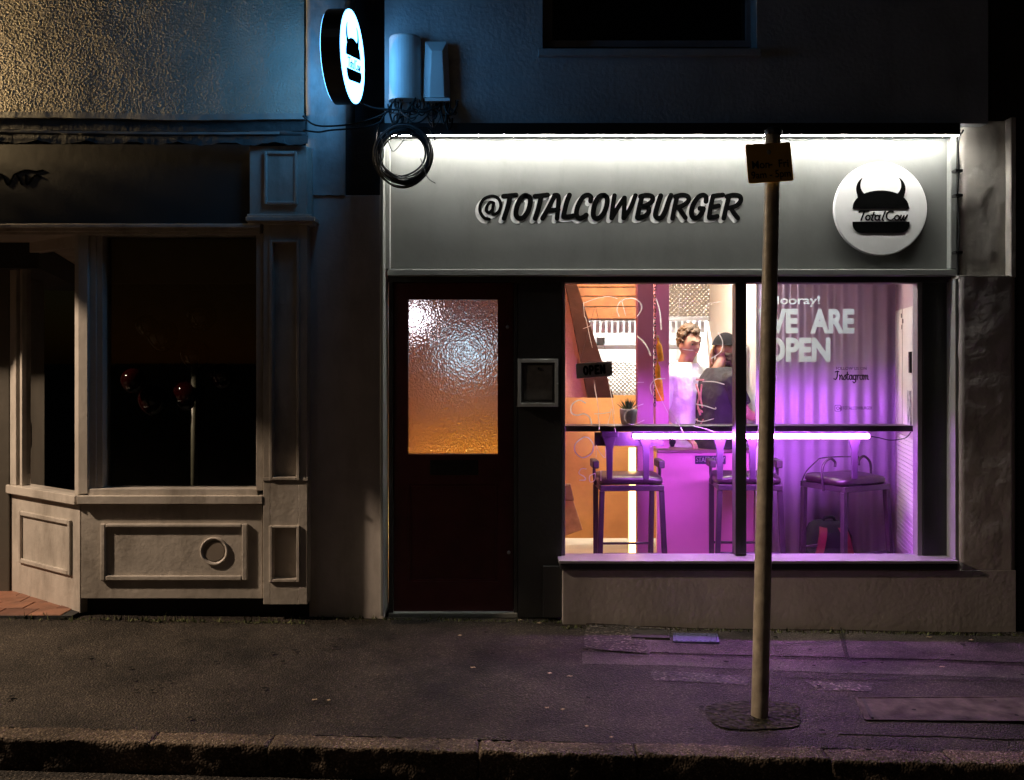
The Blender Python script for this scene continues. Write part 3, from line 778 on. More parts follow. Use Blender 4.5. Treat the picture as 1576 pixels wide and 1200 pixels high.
SCRIPT = [  # "TotalCow" in thin slanted script, unit height, x in ems
 [[(.02,.9),(.12,1.02),(.55,1.0),(.72,1.04)], [(.42,1.0),(.22,0)]],
 [ell(.72,.28,.16,.26,100,460,12)],
 [[(1.14,.85),(1.0,.05),(1.1,-.02)], [(.94,.56),(1.24,.58)]],
 [ell(1.42,.27,.17,.26,60,420,12), [(1.62,.55),(1.54,.1),(1.64,.0)]],
 [[(1.98,1.0),(1.80,.06),(1.9,-.02)]],
 [ell(2.42,.5,.32,.5,60,320,14)],
 [ell(2.90,.27,.17,.26,100,460,12)],
 [[(3.2,.54),(3.14,.1),(3.24,0),(3.42,.5)], [(3.42,.5),(3.36,.08),(3.48,0),(3.66,.56)]],
]
def logo(parent, fr, rad, n0, m_black, thin=.011):
    """burger with horns, in units of the disc radius"""
    U = lambda x, y: ((x-817)/248*rad, (452-y)/248*rad)
    mb = MB()
    dome = [(667,453)] + [(817-150*math.cos(R(a)), 453-98*math.sin(R(a))**.9) for a in range(12, 169, 8)] + [(969,453)]
    poly(mb, fr, [U(*p) for p in dome], n0, n0+.002)
    mb.build('top_bun', m_black, parent)
    mb = MB()
    low = [(667,521)] + [(969,521)] + [(969-48+48*math.cos(R(a)), 533+48*math.sin(R(a))) for a in range(0, 91, 15)] + [(667+48-48*math.sin(R(a)), 533+48*math.cos(R(a))) for a in range(0, 91, 15)]
    poly(mb, fr, [U(*p) for p in low], n0, n0+.002)
    mb.build('bottom_bun', m_black, parent)
    horn = [(721,287),(702,303),(690,325),(686,350),(692,378),(702,398),(742,385),(728,372),(716,355),(709,335),(711,310)]
    for sgn in (1, -1):
        pts = [(817+sgn*(p[0]-817), p[1]) for p in horn]
        mb = MB(); c = crom([(p[0], p[1], 0) for p in pts], 3, True)[:-1]
        poly(mb, fr, [U(v.x, v.y) for v in c], n0+.0002, n0+.0023)
        mb.build('horn', m_black, parent)
    mb = MB()
    k = (955-697)/3.66
    for gi, gl in enumerate(SCRIPT):
        for si, st in enumerate(gl):
            pts = [U(697+p[0]*k+(p[1])*4, 513-p[1]*48) for p in st]
            stroke(mb, fr, pts, thin*rad, n0, n0+.0012+.0002*si)
    mb.build('script_name', m_black, parent)

t = thing('round_sign', 'round white TotalCow burger plaque with black horns on the fascia', 'sign', (X(1355,FY), FY, Z(321,FY)))
t['group'] = 'burger shop signs'
py_s = FY-.022; rad = 72*mpp(py_s); cxs, czs = X(1355.5, py_s), Z(321, py_s)
MB().lathe([(0,0),(rad-.006,0),(rad,.006),(rad,.0215),(0,.0215)], (cxs, py_s, czs), 72, 'y').build('disc', M['white'], t, smooth=False)
logo(t, Frame((cxs, py_s-.0005, czs)), rad, 0, M['sign_black'], .016)

# ------------------------------------------------------------------ projecting lightbox sign
pj = thing('projecting_sign', 'round illuminated pale blue TotalCow lightbox projecting from the wall', 'sign', (X(545,-.1), -.1, Z(90,-.1)))
pj['group'] = 'burger shop signs'
dsy = -.42; rad = .262
ctr = Vector((X(543.5, dsy), dsy, Z(87.5, dsy)))
yaw = R(5.5)
N_ = Vector((math.cos(yaw), -math.sin(yaw), 0)); Uo = Vector((math.sin(yaw), math.cos(yaw), 0)); Vz = Vector((0,0,1))
def disc(mb, c, n, u, r0, prof, seg=64):
    o = len(mb.v); m_ = len(prof)
    for i in range(seg):
        a = 2*math.pi*i/seg
        for rr, hh in prof: mb.v.append(tuple(c+u*(rr*math.cos(a))+Vz*(rr*math.sin(a))+n*hh))
    for i in range(seg):
        for k in range(m_-1): mb.f.append((o+i*m_+k, o+((i+1)%seg)*m_+k, o+((i+1)%seg)*m_+k+1, o+i*m_+k+1))
TH = .115
mb = MB(); disc(mb, ctr, N_, Uo, 0, [(rad-.010,-.003),(rad,-.003),(rad,-TH+.003),(rad-.010,-TH+.003)]); mb.build('drum', M['blackmetal'], pj, smooth=False)
face_m = emat('sign_glow', (.118,.47,1.0), SIGN_G)
mb = MB(); disc(mb, ctr, N_, Uo, 0, [(0,0.0),(rad-.004,0.0),(rad-.004,-.006)]); mb.build('lit_face', face_m, pj)
mb = MB(); disc(mb, ctr-N_*TH, N_, Uo, 0, [(0,0.0),(rad-.004,0.0),(rad-.004,.006)]); mb.build('lit_face', face_m, pj)
roll = R(-11)
lu = Uo*math.cos(roll)-Vz*math.sin(-roll)*-1; lu = (Uo*math.cos(roll) - Vz*math.sin(roll)*(1)).normalized(); lv = N_.cross(lu)
lv = lv if lv.z > 0 else -lv
logo(pj, Frame(ctr+N_*.001, lu, lv, N_), rad, 0, M['sign_black'], .012)
mb = MB()
for dz in (.09, -.09): mb.tube([ctr-N_*TH/2+Uo*(rad-.03)+Vz*dz*.6, Vector((ctr.x-.03, .0, ctr.z+dz*.6))], .014, 10)
mb.build('bracket', M['blackmetal'], pj)

# ------------------------------------------------------------------ utility boxes and cables
t = thing('cable_cabinet', 'tall round fronted cable cabinet on the wall by the projecting sign', 'utility box', (X(620,-.1), -.1, Z(150,-.1)))
cy0 = -.11; r_ = 25*mpp(-.25); cxx = X(620, -.25); zb, zt = Z(150,-.2), Z(52,-.2)
mb = MB(); ring = []
for z, k in ((zb,1),(zt-.01,1),(zt,.96),(zt+.012,.6)):
    ring.append([(cxx+r_*k*math.cos(R(a)), cy0-.02-(.085*k)*math.sin(R(a)), z) for a in range(0, 181, 10)]+[(cxx-r_*k, cy0, z),(cxx+r_*k, cy0, z)])
mb.loft(ring).build('cover', M['boxw'], t, smooth=False)
mb = MB(); mb.loft([[(cxx+(r_+.003)*math.cos(R(a)), cy0-.02-.088*math.sin(R(a)), z) for a in range(0, 181, 10)]+[(cxx-r_-.003, cy0, z),(cxx+r_+.003, cy0, z)] for z in (zb-.004, zb+.035)]).build('base_collar', M['boxw'], t)
t = thing('junction_box', 'narrow tapered junction box to the right of the round fronted cabinet', 'utility box', (X(672,-.1), -.1, Z(150,-.1)))
yb_ = -.185
o4 = [(X(652,-.12),-.11,Z(152,-.12)),(X(693,-.12),-.11,Z(152,-.12)),(X(689,-.12),-.11,Z(66,-.12)),(X(655,-.12),-.11,Z(66,-.12))]
m4 = [(p[0], -.15, p[2]) for p in o4]
i4 = [(X(661,yb_),yb_,Z(150,yb_)),(X(684,yb_),yb_,Z(150,yb_)),(X(681,yb_),yb_,Z(78,yb_)),(X(664,yb_),yb_,Z(78,yb_))]
mb = MB(); mb.loft([o4, m4, i4]).build('cover', M['boxw'], t, bevel=.004)
mb = MB(); mb.pbox(654, 150.5, 692, 155, -.2, -.105); mb.build('base_flange', M['boxw'], t)

def cable(name, pts, r, m, parent=None, n=8, k=8):
    mb = MB(); mb.tube(crom(pts, k), r, n)
    o = mb.build(name, m, parent, smooth=True)
    return o
coil = thing('cable_coil', 'coil of black cable hanging over the upper left of the fascia', 'cable coil', (X(622,-.1), -.1, Z(238,-.1)))
cyo = -.23
cc = Vector((X(622, cyo), cyo, Z(240, cyo)))
for i in range(20):
    ra = random.uniform(.138, .176); pts = []; ph = random.uniform(0, 6.28); ex = random.gauss(0, .009); ez = random.gauss(0, .010); tilt = random.gauss(0, .05)
    for k in range(28):
        a = 2*math.pi*k/28
        w = ra*(1+.035*math.sin(2*a+ph)+.014*math.sin(3*a+ph*2))
        pts.append((cc.x+ex+w*math.cos(a), cc.y+random.uniform(-.0015,.0015)+.014*math.sin(a*2+ph)+tilt*.1+(i-10)*.0018, cc.z+ez+w*1.02*math.sin(a)))
    mb = MB(); p_ = crom(pts, 3, True)
    mb.tube(p_, random.choice([.0042,.005,.006]), 7, cap=False).build('loop', M['cable'] if i % 5 else M['greycable'], coil, smooth=True)
for pt in ([(.10,-.02),(.14,-.13),(.19,-.17)], [(-.10,.13),(-.06,.02),(.02,.11)], [(-.13,.10),(-.115,.0),(-.135,-.09),(-.07,-.16)]):
    cable('loose_end', [(cc.x+u, cyo-.03-.01*i, cc.z+v) for i, (u, v) in enumerate(pt)], .003, M['greycable'], coil)
bundle = thing('cable_bundle', 'tangled black cables hanging under the utility boxes', 'cables', (X(640,-.15), -.12, Z(165,-.15)))
for i in range(30):
    x0 = random.uniform(600, 692); x1 = x0+random.uniform(-45, 45); dp = random.uniform(168, 200); yq_ = random.uniform(-.2, -.14)
    x1 = max(588, min(702, x1)); e_ = random.uniform(150, 185)
    pts = [(X(x0,yq_), yq_+.03, Z(151,yq_)), (X(x0+random.uniform(-3,3),yq_), yq_, Z(151+(dp-151)*.55,yq_)), (X(x0*.7+x1*.3,yq_), yq_-.02, Z(dp-3,yq_)), (X(x0*.35+x1*.65,yq_), yq_-.02, Z(dp,yq_)), (X(x1,yq_), yq_, Z((dp+e_)/2,yq_)), (X(x1+random.uniform(-4,4),yq_), yq_+.03, Z(e_,yq_))]
    cable('cable', pts, random.choice([.003,.0045,.006]), M['cable'] if i % 6 else M['greycable'], bundle)
for i, pp_ in enumerate(([(555,158),(575,166),(600,168),(640,172)], [(466,178),(480,190),(500,194),(540,191),(575,182),(600,170)], [(467,200),(490,203),(510,200),(560,196),(590,186)], [(610,150),(596,170),(580,200),(579,220)], [(640,150),(625,172),(600,196),(592,215)], [(640,196),(660,198),(670,215)])):
    cable('cable', [(X(a,-.2), -.2, Z(b,-.2)) for a, b in pp_], .0055, M['cable'], bundle)
t = cable('sign_lead', [(X(558,-.25), -.2, Z(158,-.25)), (X(566,-.2), -.15, Z(162,-.2)), (X(582,-.15), -.12, Z(166,-.15)), (X(600,-.15), -.12, Z(168,-.15))], .006, M['cable'], bundle)
rc = thing('right_cable', 'thin black cable running down the right edge of the fascia', 'cable', (X(1477,-.08), -.08, Z(420,-.08)))
rc.name = 'fascia_cable'
cable('lead', [(X(a,-.1), -.09, Z(b,-.1)) for a, b in ((1470,202),(1480,205),(1484,199),(1479,208),(1476,225),(1477,260),(1475,300),(1477,350),(1475,400),(1476,424))], .005, M['cable'], rc)
for b in (262, 300, 388):
    MB().pbox(1471, b-2, 1482, b+2, -.105, -.05).build('clip', M['black'], rc)

# ------------------------------------------------------------------ left shop
ls = thing('panelled_shop', 'dark closed shop front with cream panelled woodwork and roughcast wall above', 'shop', (-2.2, 0, 0))
mb = MB(); mb.pbox(-500, -260, -70, 175, .0, .3); mb.pbox(-70, -260, 468, -30, .0, .3); mb.build('upper_wall', M['roughcast'], ls)
mb = MB(); x0_, x1_, z0_, z1_ = X(-70,0), X(468,0), Z(176,0), Z(-30,0); nx_, nz_ = 640, 240; vs = []
for j in range(nz_+1):
    for i in range(nx_+1):
        x = x0_+(x1_-x0_)*i/nx_; z = z0_+(z1_-z0_)*j/nz_
        dd = noise.voronoi(Vector((x*80+.6*noise.noise(Vector((x*24, 0, z*24))), 2.0, z*80)))[0]; a = .55-dd[0]; b = noise.noise(Vector((x*120, 7, z*105))); c_ = noise.noise(Vector((x*5, 1, z*5)))
        h = max(a, -.1)*.0052*(1+.8*noise.noise(Vector((x*25, 4, z*25))))+b*.0020+.004*c_
        vs.append((x, -h, z))
fs = [(j*(nx_+1)+i, j*(nx_+1)+i+1, (j+1)*(nx_+1)+i+1, (j+1)*(nx_+1)+i) for j in range(nz_) for i in range(nx_)]
mb.add(vs, fs).build('roughcast_wall', M['roughcast'], ls, smooth=True)
pl = plaster_face('party_pilaster', 470, -260, 531, 300, -.016, mat('party_plaster', (.40,.40,.39), .7, .2, 5, .5, 16, dirt=.8), .008, ls)
for p in pl.data.polygons: p.use_smooth = True
MB().box(X(-500,0), X(476,0), .3, .6, 2.2, 4).build('inner_wall', M['shade_black'], ls)
# dark fascia with console block
LY = -.06
MB().pbox(-500, 222, 384, 346, LY+.03, .3).build('fascia', mat('left_fascia', (.036,.034,.032), .6, .12, 3, .1, 20), ls)
MB().pbox(384, 224, 472, 330, LY-.03, .3).build('console_block', M['cream'], ls, bevel=.004)
MB().pbox(410, 236, 453, 311, LY-.042, LY-.03).build('console_panel', M['cream'], ls, bevel=.003)
for r__ in ((406,232,410.6,314),(452.6,232,457,314),(410.6,232,452.6,237),(410.6,309,452.6,314)):
    MB().pbox(*r__, LY-.055, LY-.031).build('panel_moulding', M['cream'], ls, bevel=.005)
for (a, b, c_, d_, yy) in ((380,329,480,333,-.055),(378,333,484,340,-.085),(381,340,481,345,-.065)):
    MB().pbox(a, b, c_, d_, LY+yy, .2).build('console_moulding', M['cream'], ls, bevel=.004)
MB().pbox(472.3, 226, 480, 329, LY+.01, .2).build('console_side', M['cream'], ls, bevel=.004)
for (b, d_, yy) in ((344,350,-.07),(350,356,-.045),(356,361,-.02)):
    MB().pbox(-500, b, 400, d_, LY+yy, .3).build('cornice', M['cream'], ls, bevel=.004)
# faint painted script on the fascia
fl = thing('fascia_script', 'faint black painted script at the far left of the dark fascia', 'lettering', (X(30,LY), LY, Z(285,LY)))
mb = MB(); f2 = Frame((0, LY+.03, 0)); sc_ = mpp(LY)
for st in ([(-60,262),(-30,290),(0,268),(12,284),(24,268),(34,284)], [(24,268),(40,262),(56,264),(66,262)], [(40,270),(42,284),(54,270),(62,272)]):
    stroke(mb, f2, [(v.x, v.y) for v in crom([(X(a,LY+.03), Z(b,LY+.03), 0) for a, b in st], 6)], .006, .001, .003)
mb.build('script', M['sign_black'], fl)
# pilaster with sunk panels
PY = -.095
MB().pbox(405, 345, 416, 930, PY, .1).build('pilaster_stile', M['cream'], ls, bevel=.003)
MB().pbox(459, 345, 473, 930, PY, .1).build('pilaster_stile', M['cream'], ls, bevel=.003)
for a, b in ((345,371),(737,811),(894,930)):
    MB().pbox(416, a, 459, b, PY+.0005, .1).build('pilaster_rail', M['cream'], ls, bevel=.002)
for a, b in ((371,737),(811,894)):
    MB().pbox(416, a, 459, b, PY+.045, .1).build('sunk_panel', M['cream'], ls)
    for r__ in ((414,a-2,419,b+2),(456,a-2,461,b+2),(419,b-3,456,b+2),(419,a-2,456,a+2)):
        MB().pbox(*r__, PY-.012, PY+.05).build('panel_moulding', M['cream'], ls, bevel=.004)
MB().pbox(404, 735, 474, 740, PY-.006, 0).build('pilaster_band', M['cream'], ls, bevel=.002)
# main window
WY = -.05
for r__ in ((120,358,135,760),(394,358,405,755)):
    MB().pbox(*r__, WY-.02, .06).build('window_post', M['cream'], ls, bevel=.004)
for r__ in ((135,358,148,752),(148,361,158,752)):
    MB().pbox(*r__, WY+.005*(r__[0]-130)/6, .08).build('window_post', M['cream'], ls, bevel=.004)
MB().pbox(158, 358, 394, 362, WY, .06).build('window_head', M['cream'], ls)
MB().pbox(135, 752, 396, 763, WY-.015, .08).build('window_rail', M['cream'], ls, bevel=.004)
MB().pbox(118, 763, 404, 776, WY-.05, .08).build('window_sill', M['cream'], ls, bevel=.004)
mb = MB(); yy = .03
mb.add([(X(158,yy),yy,Z(752,yy)),(X(396,yy),yy,Z(752,yy)),(X(396,yy),yy,Z(360,yy)),(X(158,yy),yy,Z(360,yy))],[(0,1,2,3)]).build('pane', pane_mat(), ls)
# stall riser
MB().pbox(125, 776, 404, 921, WY-.01, .1).build('stall_riser', M['cream'], ls, bevel=.003)
ry = WY-.01
for r__ in ((154,806,162,894),(372,806,381,894),(162,806,372,812),(162,886,372,894)):
    MB().pbox(*r__, ry-.020, ry).build('riser_moulding', M['cream'], ls, bevel=.007)
MB().lathe([(.086,0),(.086,-.010),(.080,-.014),(.070,-.006),(.066,.0)], (X(330,ry), ry+.0, Z(848,ry)), 36, 'y').build('vent_ring', M['cream'], ls, smooth=True)
MB().lathe([(0,-.004),(.060,-.004),(.064,-.001)], (X(330,ry), ry, Z(848,ry)), 36, 'y').build('vent_cover', mat('dull_vent', (.26,.22,.18), .5, .1, 9), ls)
MB().pbox(130, 905, 476, 960, .0, .12).build('plinth', M['shade_black'], ls)
# splayed side: from the corner back into the lobby
cA = Vector((X(123,WY-.01), WY-.01)); cB = Vector((-3.33, .46)); dS = (cB-cA); LS = dS.length; dS.normalize(); nS = Vector((-dS.y, dS.x))
if nS.y > 0: nS = -nS
def sbox(s0, s1, z0, z1, d0, d1):
    """box on the splay: s along it from the corner, d outwards"""
    p = [cA+dS*s0+nS*d1, cA+dS*s1+nS*d1, cA+dS*s1+nS*d0, cA+dS*s0+nS*d0]
    return MB().hex8([(q.x, q.y, z0) for q in p]+[(q.x, q.y, z1) for q in p])
zs = Z(768, WY)
sbox(0, LS, .06, zs-.03, -.05, 0).build('side_riser', M['cream'], ls, bevel=.003)
for (s0, s1, z0, z1) in ((.09,.12,.28,.62),(LS-.16,LS-.13,.28,.62),(.12,LS-.16,.59,.62),(.12,LS-.16,.28,.31)):
    sbox(s0, s1, z0, z1, 0, .018).build('riser_moulding', M['cream'], ls, bevel=.006)
sbox(0.0, LS, zs-.03, zs+.025, -.06, .035).build('window_sill', M['cream'], ls, bevel=.004)
sbox(.0, .045, zs+.025, 2.42, -.06, .01).build('window_post', M['cream'], ls, bevel=.004)
sbox(LS-.09, LS, zs+.025, 2.42, -.06, .01).build('window_post', M['cream'], ls, bevel=.004)
sbox(LS-.15, LS-.12, zs+.025, 2.42, -.05, .0).build('window_post', M['cream'], ls, bevel=.004)
sbox(.045, LS-.09, 2.30, 2.42, -.06, .005).build('window_head', M['cream'], ls, bevel=.004)
p0, p1 = cA+dS*.045-nS*.03, cA+dS*(LS-.09)-nS*.03
MB().add([(p0.x,p0.y,zs),(p1.x,p1.y,zs),(p1.x,p1.y,2.4),(p0.x,p0.y,2.4)],[(0,1,2,3)]).build('pane', pane_mat(), ls)
# lobby: door at the back, soffit, tiles
ld = empty('door', (-3.75, .5, 0)); adopt(ld, ls)
DM = mat('dark_door_paint', (.09,.08,.065), .45, .15, 5, .1, 40)
MB().box(-4.3, -3.36, .48, .53, .06, 2.35).build('door_leaf', DM, ld)
MB().box(-3.42, -3.33, .44, .54, .04, 2.42).build('door_frame', DM, ld, bevel=.004)
MB().box(-3.75, -3.44, .474, .481, 1.98, 2.12).build('letter_panel', M['black'], ld)
MB().tube(crom([(-3.475,.48,1.20),(-3.475,.43,1.18),(-3.475,.425,1.09),(-3.475,.43,1.00),(-3.475,.48,.98)], 6), .011, 10).build('handle', M['blackmetal'], ld, smooth=True)
MB().lathe([(0,-.01),(.014,-.01),(.018,0)], (-3.475,.48,.80), 14, 'y').build('lock', M['black'], ld)
MB().box(-5.2, -2.6, .02, .6, 2.42, 2.48).build('lobby_soffit', mat('soffit_paint', (.16,.11,.09), .6, .15, 4), ls)
tiles = struct(empty('lobby_floor', (-3.3, .2, .05)))
tm = [M['terracotta'], mat('terracotta_pale', (.22,.10,.06), .55, .3, 10, .2, 40), mat('terracotta_dark', (.13,.055,.035), .55, .3, 10, .2, 40)]
for i in range(9):
    for j in range(4):
        x0 = -4.55+i*.205+(j%2)*.1; y0 = -.14+j*.155
        if x0 > -2.70-max(0, (y0))*1.3: continue
        b = MB().box(x0, x0+.2, y0, y0+.15, .0, .075+random.uniform(-.002,.002)).build('tile', random.choice(tm), tiles, bevel=.004)
struct(MB().box(-4.7, -2.64, -.145, .6, -.1, .069).build('tile_bed', M['shade_black']))
# inside of the dark shop
MB().box(-5.0, X(470,0), 1.9, 2.0, 0, 2.9).build('rear_wall', M['shade_black'], ls)
MB().box(X(452,0), X(462,0), .1, 2.0, 0, 2.9).build('inner_side_wall', M['shade_black'], ls)
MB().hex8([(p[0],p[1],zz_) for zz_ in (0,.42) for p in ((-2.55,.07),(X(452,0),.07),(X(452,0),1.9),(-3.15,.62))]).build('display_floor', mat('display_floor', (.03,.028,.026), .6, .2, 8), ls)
MB().box(-5.0, X(462,0), .08, 2.0, 2.55, 2.62).build('inner_ceiling', M['shade_black'], ls)
MB().pbox(158, 352, 396, 437, .12, .125).build('roller_blind', M['blind'], ls)
bx0, bx1 = cA+dS*.06-nS*.1, cA+dS*(LS-.16)-nS*.1
MB().hex8([(bx0.x,bx0.y,2.04),(bx1.x,bx1.y,2.04),(bx1.x,bx1.y+.004,2.04),(bx0.x,bx0.y+.004,2.04),(bx0.x,bx0.y,2.45),(bx1.x,bx1.y,2.45),(bx1.x,bx1.y+.004,2.45),(bx0.x,bx0.y+.004,2.45)]).build('roller_blind', M['blind'], ls)
bs = thing('balloon_stand', 'dim pale stand topped with dark red and green balloons behind the closed shop window', 'display stand', (X(299,.5), .5, .42))
by = .5; bxx = X(299, by)
STM = mat('pale_stand', (.10,.10,.075), .4, .1, 9)
MB().tube([(bxx,by,.44),(bxx,by,Z(560,by))], .022, 14).build('post', STM, bs, smooth=True)
for a in (0, 1.57, 3.14, 4.71):
    MB().tube(crom([(bxx,by,.52),(bxx+.14*math.cos(a),by+.14*math.sin(a),.50),(bxx+.33*math.cos(a),by+.33*math.sin(a),.435)],5), .016, 8).build('foot', STM, bs, smooth=True)
for (px_, py_, r__, m_) in ((290,607,.105,'r'),(343,578,.085,'r'),(236,615,.10,'r'),(205,585,.08,'r'),(250,515,.105,'g'),(310,485,.10,'g'),(300,545,.10,'r'),(225,500,.07,'g')):
    yb = by+random.uniform(-.12,.1); c0 = (X(px_,yb), yb, Z(py_,yb))
    MB().ball(c0, r__, 20, 14, fn=lambda d, p: Vector((p.x*(1-.12*max(0,-d.z)), p.y*(1-.12*max(0,-d.z)), p.z*(1.12 if d.z < 0 else 1)))).build('balloon', mat('red_balloon', (.010,.001,.001), .06, .1, 5) if m_ == 'r' else mat('green_balloon', (.004,.005,.001), .06, .1, 5), bs, smooth=True)
# awning roller, housing and scalloped valance
aw = thing('shop_awning', 'rolled dark canvas awning with flashing along the top of the closed shop', 'awning', (-2.2, -.1, Z(200,-.1)))
def wavy_strip(name, pyt, pyb, y, th, m, amp, parent, x0=-500, x1=470, scal=None, jag=0):
    mb = MB(); n = 240; top = []; bot = []
    for i in range(n+1):
        px_ = x0+(x1-x0)*i/n; x = X(px_, y)
        d = amp*noise.noise(Vector((x*1.6, pyt*.3, 0)))+amp*.4*noise.noise(Vector((x*7, pyt, 2)))
        sb = 0
        if scal: sb = scal*abs(math.sin(x*11))+jag*noise.noise(Vector((x*19, 3, 3)))
        sag = -.012*math.sin((x+3)*1.3)
        top.append((x, y+.6*d, Z(pyt,y)+d+sag)); bot.append((x, y+.6*d-(.02 if scal else 0), Z(pyb,y)+d+sag-sb))
    v = top+bot+[(p[0],p[1]+th,p[2]) for p in top]+[(p[0],p[1]+th,p[2]) for p in bot]; k = n+1
    f = []
    for i in range(n): f += [(i,i+1,k+i+1,k+i), (2*k+i,3*k+i,3*k+i+1,2*k+i+1), (i,2*k+i,2*k+i+1,i+1), (k+i,k+i+1,3*k+i+1,3*k+i)]
    return mb.add(v, f).build(name, m, parent, smooth=False)
wavy_strip('flashing', 172, 181, -.06, .07, M['lead'], .010, aw, -500, 468)
wavy_strip('housing', 183, 199, -.035, .05, M['awning'], .003, aw)
mb = MB(); pts = [(X(-500+970*i/120,-.12), -.10+.01*noise.noise(Vector((i*.3,0,0))), Z(203,-.12)+.010*noise.noise(Vector((i*.11,2,0)))-.012*math.sin((X(-500+970*i/120,-.12)+3)*1.3)) for i in range(121)]
mb.tube(pts, [.017+.006*noise.noise(Vector((i*.35,5,1))) for i in range(121)], 10).build('roller', M['awning'], aw, smooth=True)
wavy_strip('valance', 206, 216, -.115, .006, M['awning'], .006, aw, -500, 474, scal=.02, jag=.015)
wavy_strip('front_lip', 199.5, 203, -.135, .006, M['lead'], .006, aw, -500, 430)

# ------------------------------------------------------------------ neighbour on the right
nb = thing('dark_building', 'unlit dark brown building at the far right edge', 'building', (3.6, 0, 0))
MB().box(X(1566,0), 8, .0, .4, -.3, Z(238,0)-2.3).build('threshold', M['brick'], nb)
MB().box(X(1600,0), 8, .05, .4, -.3, Z(240,0)).build('door_panel', M['brick'], nb)
MB().box(X(1566,-.02), X(1576,-.02), -.03, .3, -.3, Z(240,0)).build('door_post', M['brick'], nb, bevel=.004)
MB().box(X(1524,.0), 8, .0, .4, Z(185,0), 6).build('upper_wall', M['brick'], nb)
MB().box(X(1566,-.04), 8, -.04, .4, Z(240,0), Z(185,0)).build('lintel', M['brick'], nb)

# ------------------------------------------------------------------ pole with parking plate
pyy = -1.47; pb = Vector((X(1169,pyy), pyy, G(1.14,pyy))); ptp = Vector((X(1190,pyy), pyy, Z(201,pyy)))
sp = thing('sign_pole', 'leaning steel signpost at the kerb with a yellow parking plate', 'sign post', tuple(pb))
ax = (ptp-pb)
MB().tube([pb-ax*.03]+[pb+ax*(i/12) for i in range(13)], [.039]+[.039-.005*(i/12) for i in range(13)], 28).build('pole', M['pipe'], sp, smooth=True)
MB().lathe([(0,.018),(.02,.015),(.034,.006),(.0395,0),(.0395,-.02)], tuple(ptp), 24, 'z').build('pole_cap', M['blackmetal'], sp, smooth=True)
pc = Vector((X(1184.5,pyy-.06), pyy-.055, Z(250,pyy-.06)))
yw = R(-14); rl = R(6.0)
Up = Vector((math.cos(yw)*math.cos(rl), -math.sin(yw)*math.cos(rl)*-1*-1, math.sin(rl)))
Up = Vector((math.cos(rl), .24*math.cos(rl), math.sin(rl))).normalized(); Np = Up.cross(Vector((0,0,1))).normalized()
if Np.y > 0: Np = -Np
Vp = Np.cross(Up); Vp = Vp if Vp.z > 0 else -Vp
fp = Frame(pc, Up, Vp, Np)
hw, hh = .113, .088
def rr(hw, hh, r): return [(sx_*(hw-r)+r*math.cos(R(a)), sy_*(hh-r)+r*math.sin(R(a))) for sx_, sy_, a0 in ((1,1,0),(-1,1,90),(-1,-1,180),(1,-1,270)) for a in range(a0, a0+91, 30)]
mb = MB(); poly(mb, fp, rr(hw, hh, .012), 0, .003); plate = mb.build('parking_plate', M['yellow'], sp)
def text(name, s, size, fr, u, v, n, m, parent, bold=0.0, align='CENTER', sx=1.0, ext=.0004):
    c = bpy.data.curves.new(name, 'FONT'); c.body = s; c.size = size; c.align_x = align; c.align_y = 'CENTER'; c.offset = bold*size; c.extrude = ext
    o = bpy.data.objects.new(name, c); col.objects.link(o); c.materials.append(m)
    bpy.context.view_layer.update()
    me = bpy.data.meshes.new_from_object(o.evaluated_get(bpy.context.evaluated_depsgraph_get()))
    bpy.data.objects.remove(o); o = bpy.data.objects.new(name, me); col.objects.link(o)
    if not me.materials: me.materials.append(m)
    mw = Matrix((fr.u, fr.v, fr.n)).transposed().to_4x4(); mw.translation = fr.p(u, v, n)
    o.matrix_basis = mw @ Matrix.Diagonal((sx, 1, 1, 1))
    if parent is not None:
        o.parent = parent
        if parent.type == 'EMPTY': o.matrix_parent_inverse = parent.matrix_basis.inverted()
    return o
text('plate_text', 'Mon   Fri', .050, fp, .002, -.008, .0036, M['sign_black'], sp, .012)
text('plate_text', '9am - 5pm', .046, fp, .002, -.054, .0036, M['sign_black'], sp, .012)
mb = MB(); stroke(mb, fp, [(-.006,-.010),(.010,-.010)], .003, .003, .0042); mb.build('plate_dash', M['sign_black'], sp)
MB().ball(tuple(fp.p(0,.048,.003)), (.011,.006,.011), 12, 8).build('bolt', M['pipe'], sp, smooth=True)
MB().tube([tuple(pb+ax*.93+Vector((.045*math.cos(a),.045*math.sin(a),0))) for a in [i*.3 for i in range(22)]], .006, 6).build('clip_band', M['pipe'], sp)

# ------------------------------------------------------------------ shop interior: room
FZ = .06
IX0, IX1 = -.80, X(1404, .35)+.02
fl_ = struct(MB().box(-.9, 2.9, .2, 4.6, FZ-.08, FZ).build('shop_floor', M['kfloor']))
struct(MB().box(-.9, 2.9, .13, 4.6, 2.62, 2.70).build('shop_ceiling', mat('ceiling_paint', (.60,.55,.56), .7, .05, 4)))
struct(MB().box(-.9, -.82, .2, 4.6, FZ, 2.62).build('left_wall', M['pinkplaster']))
struct(MB().box(-.9, 2.9, 4.5, 4.6, FZ, 2.62).build('rear_wall', M['kwall']))
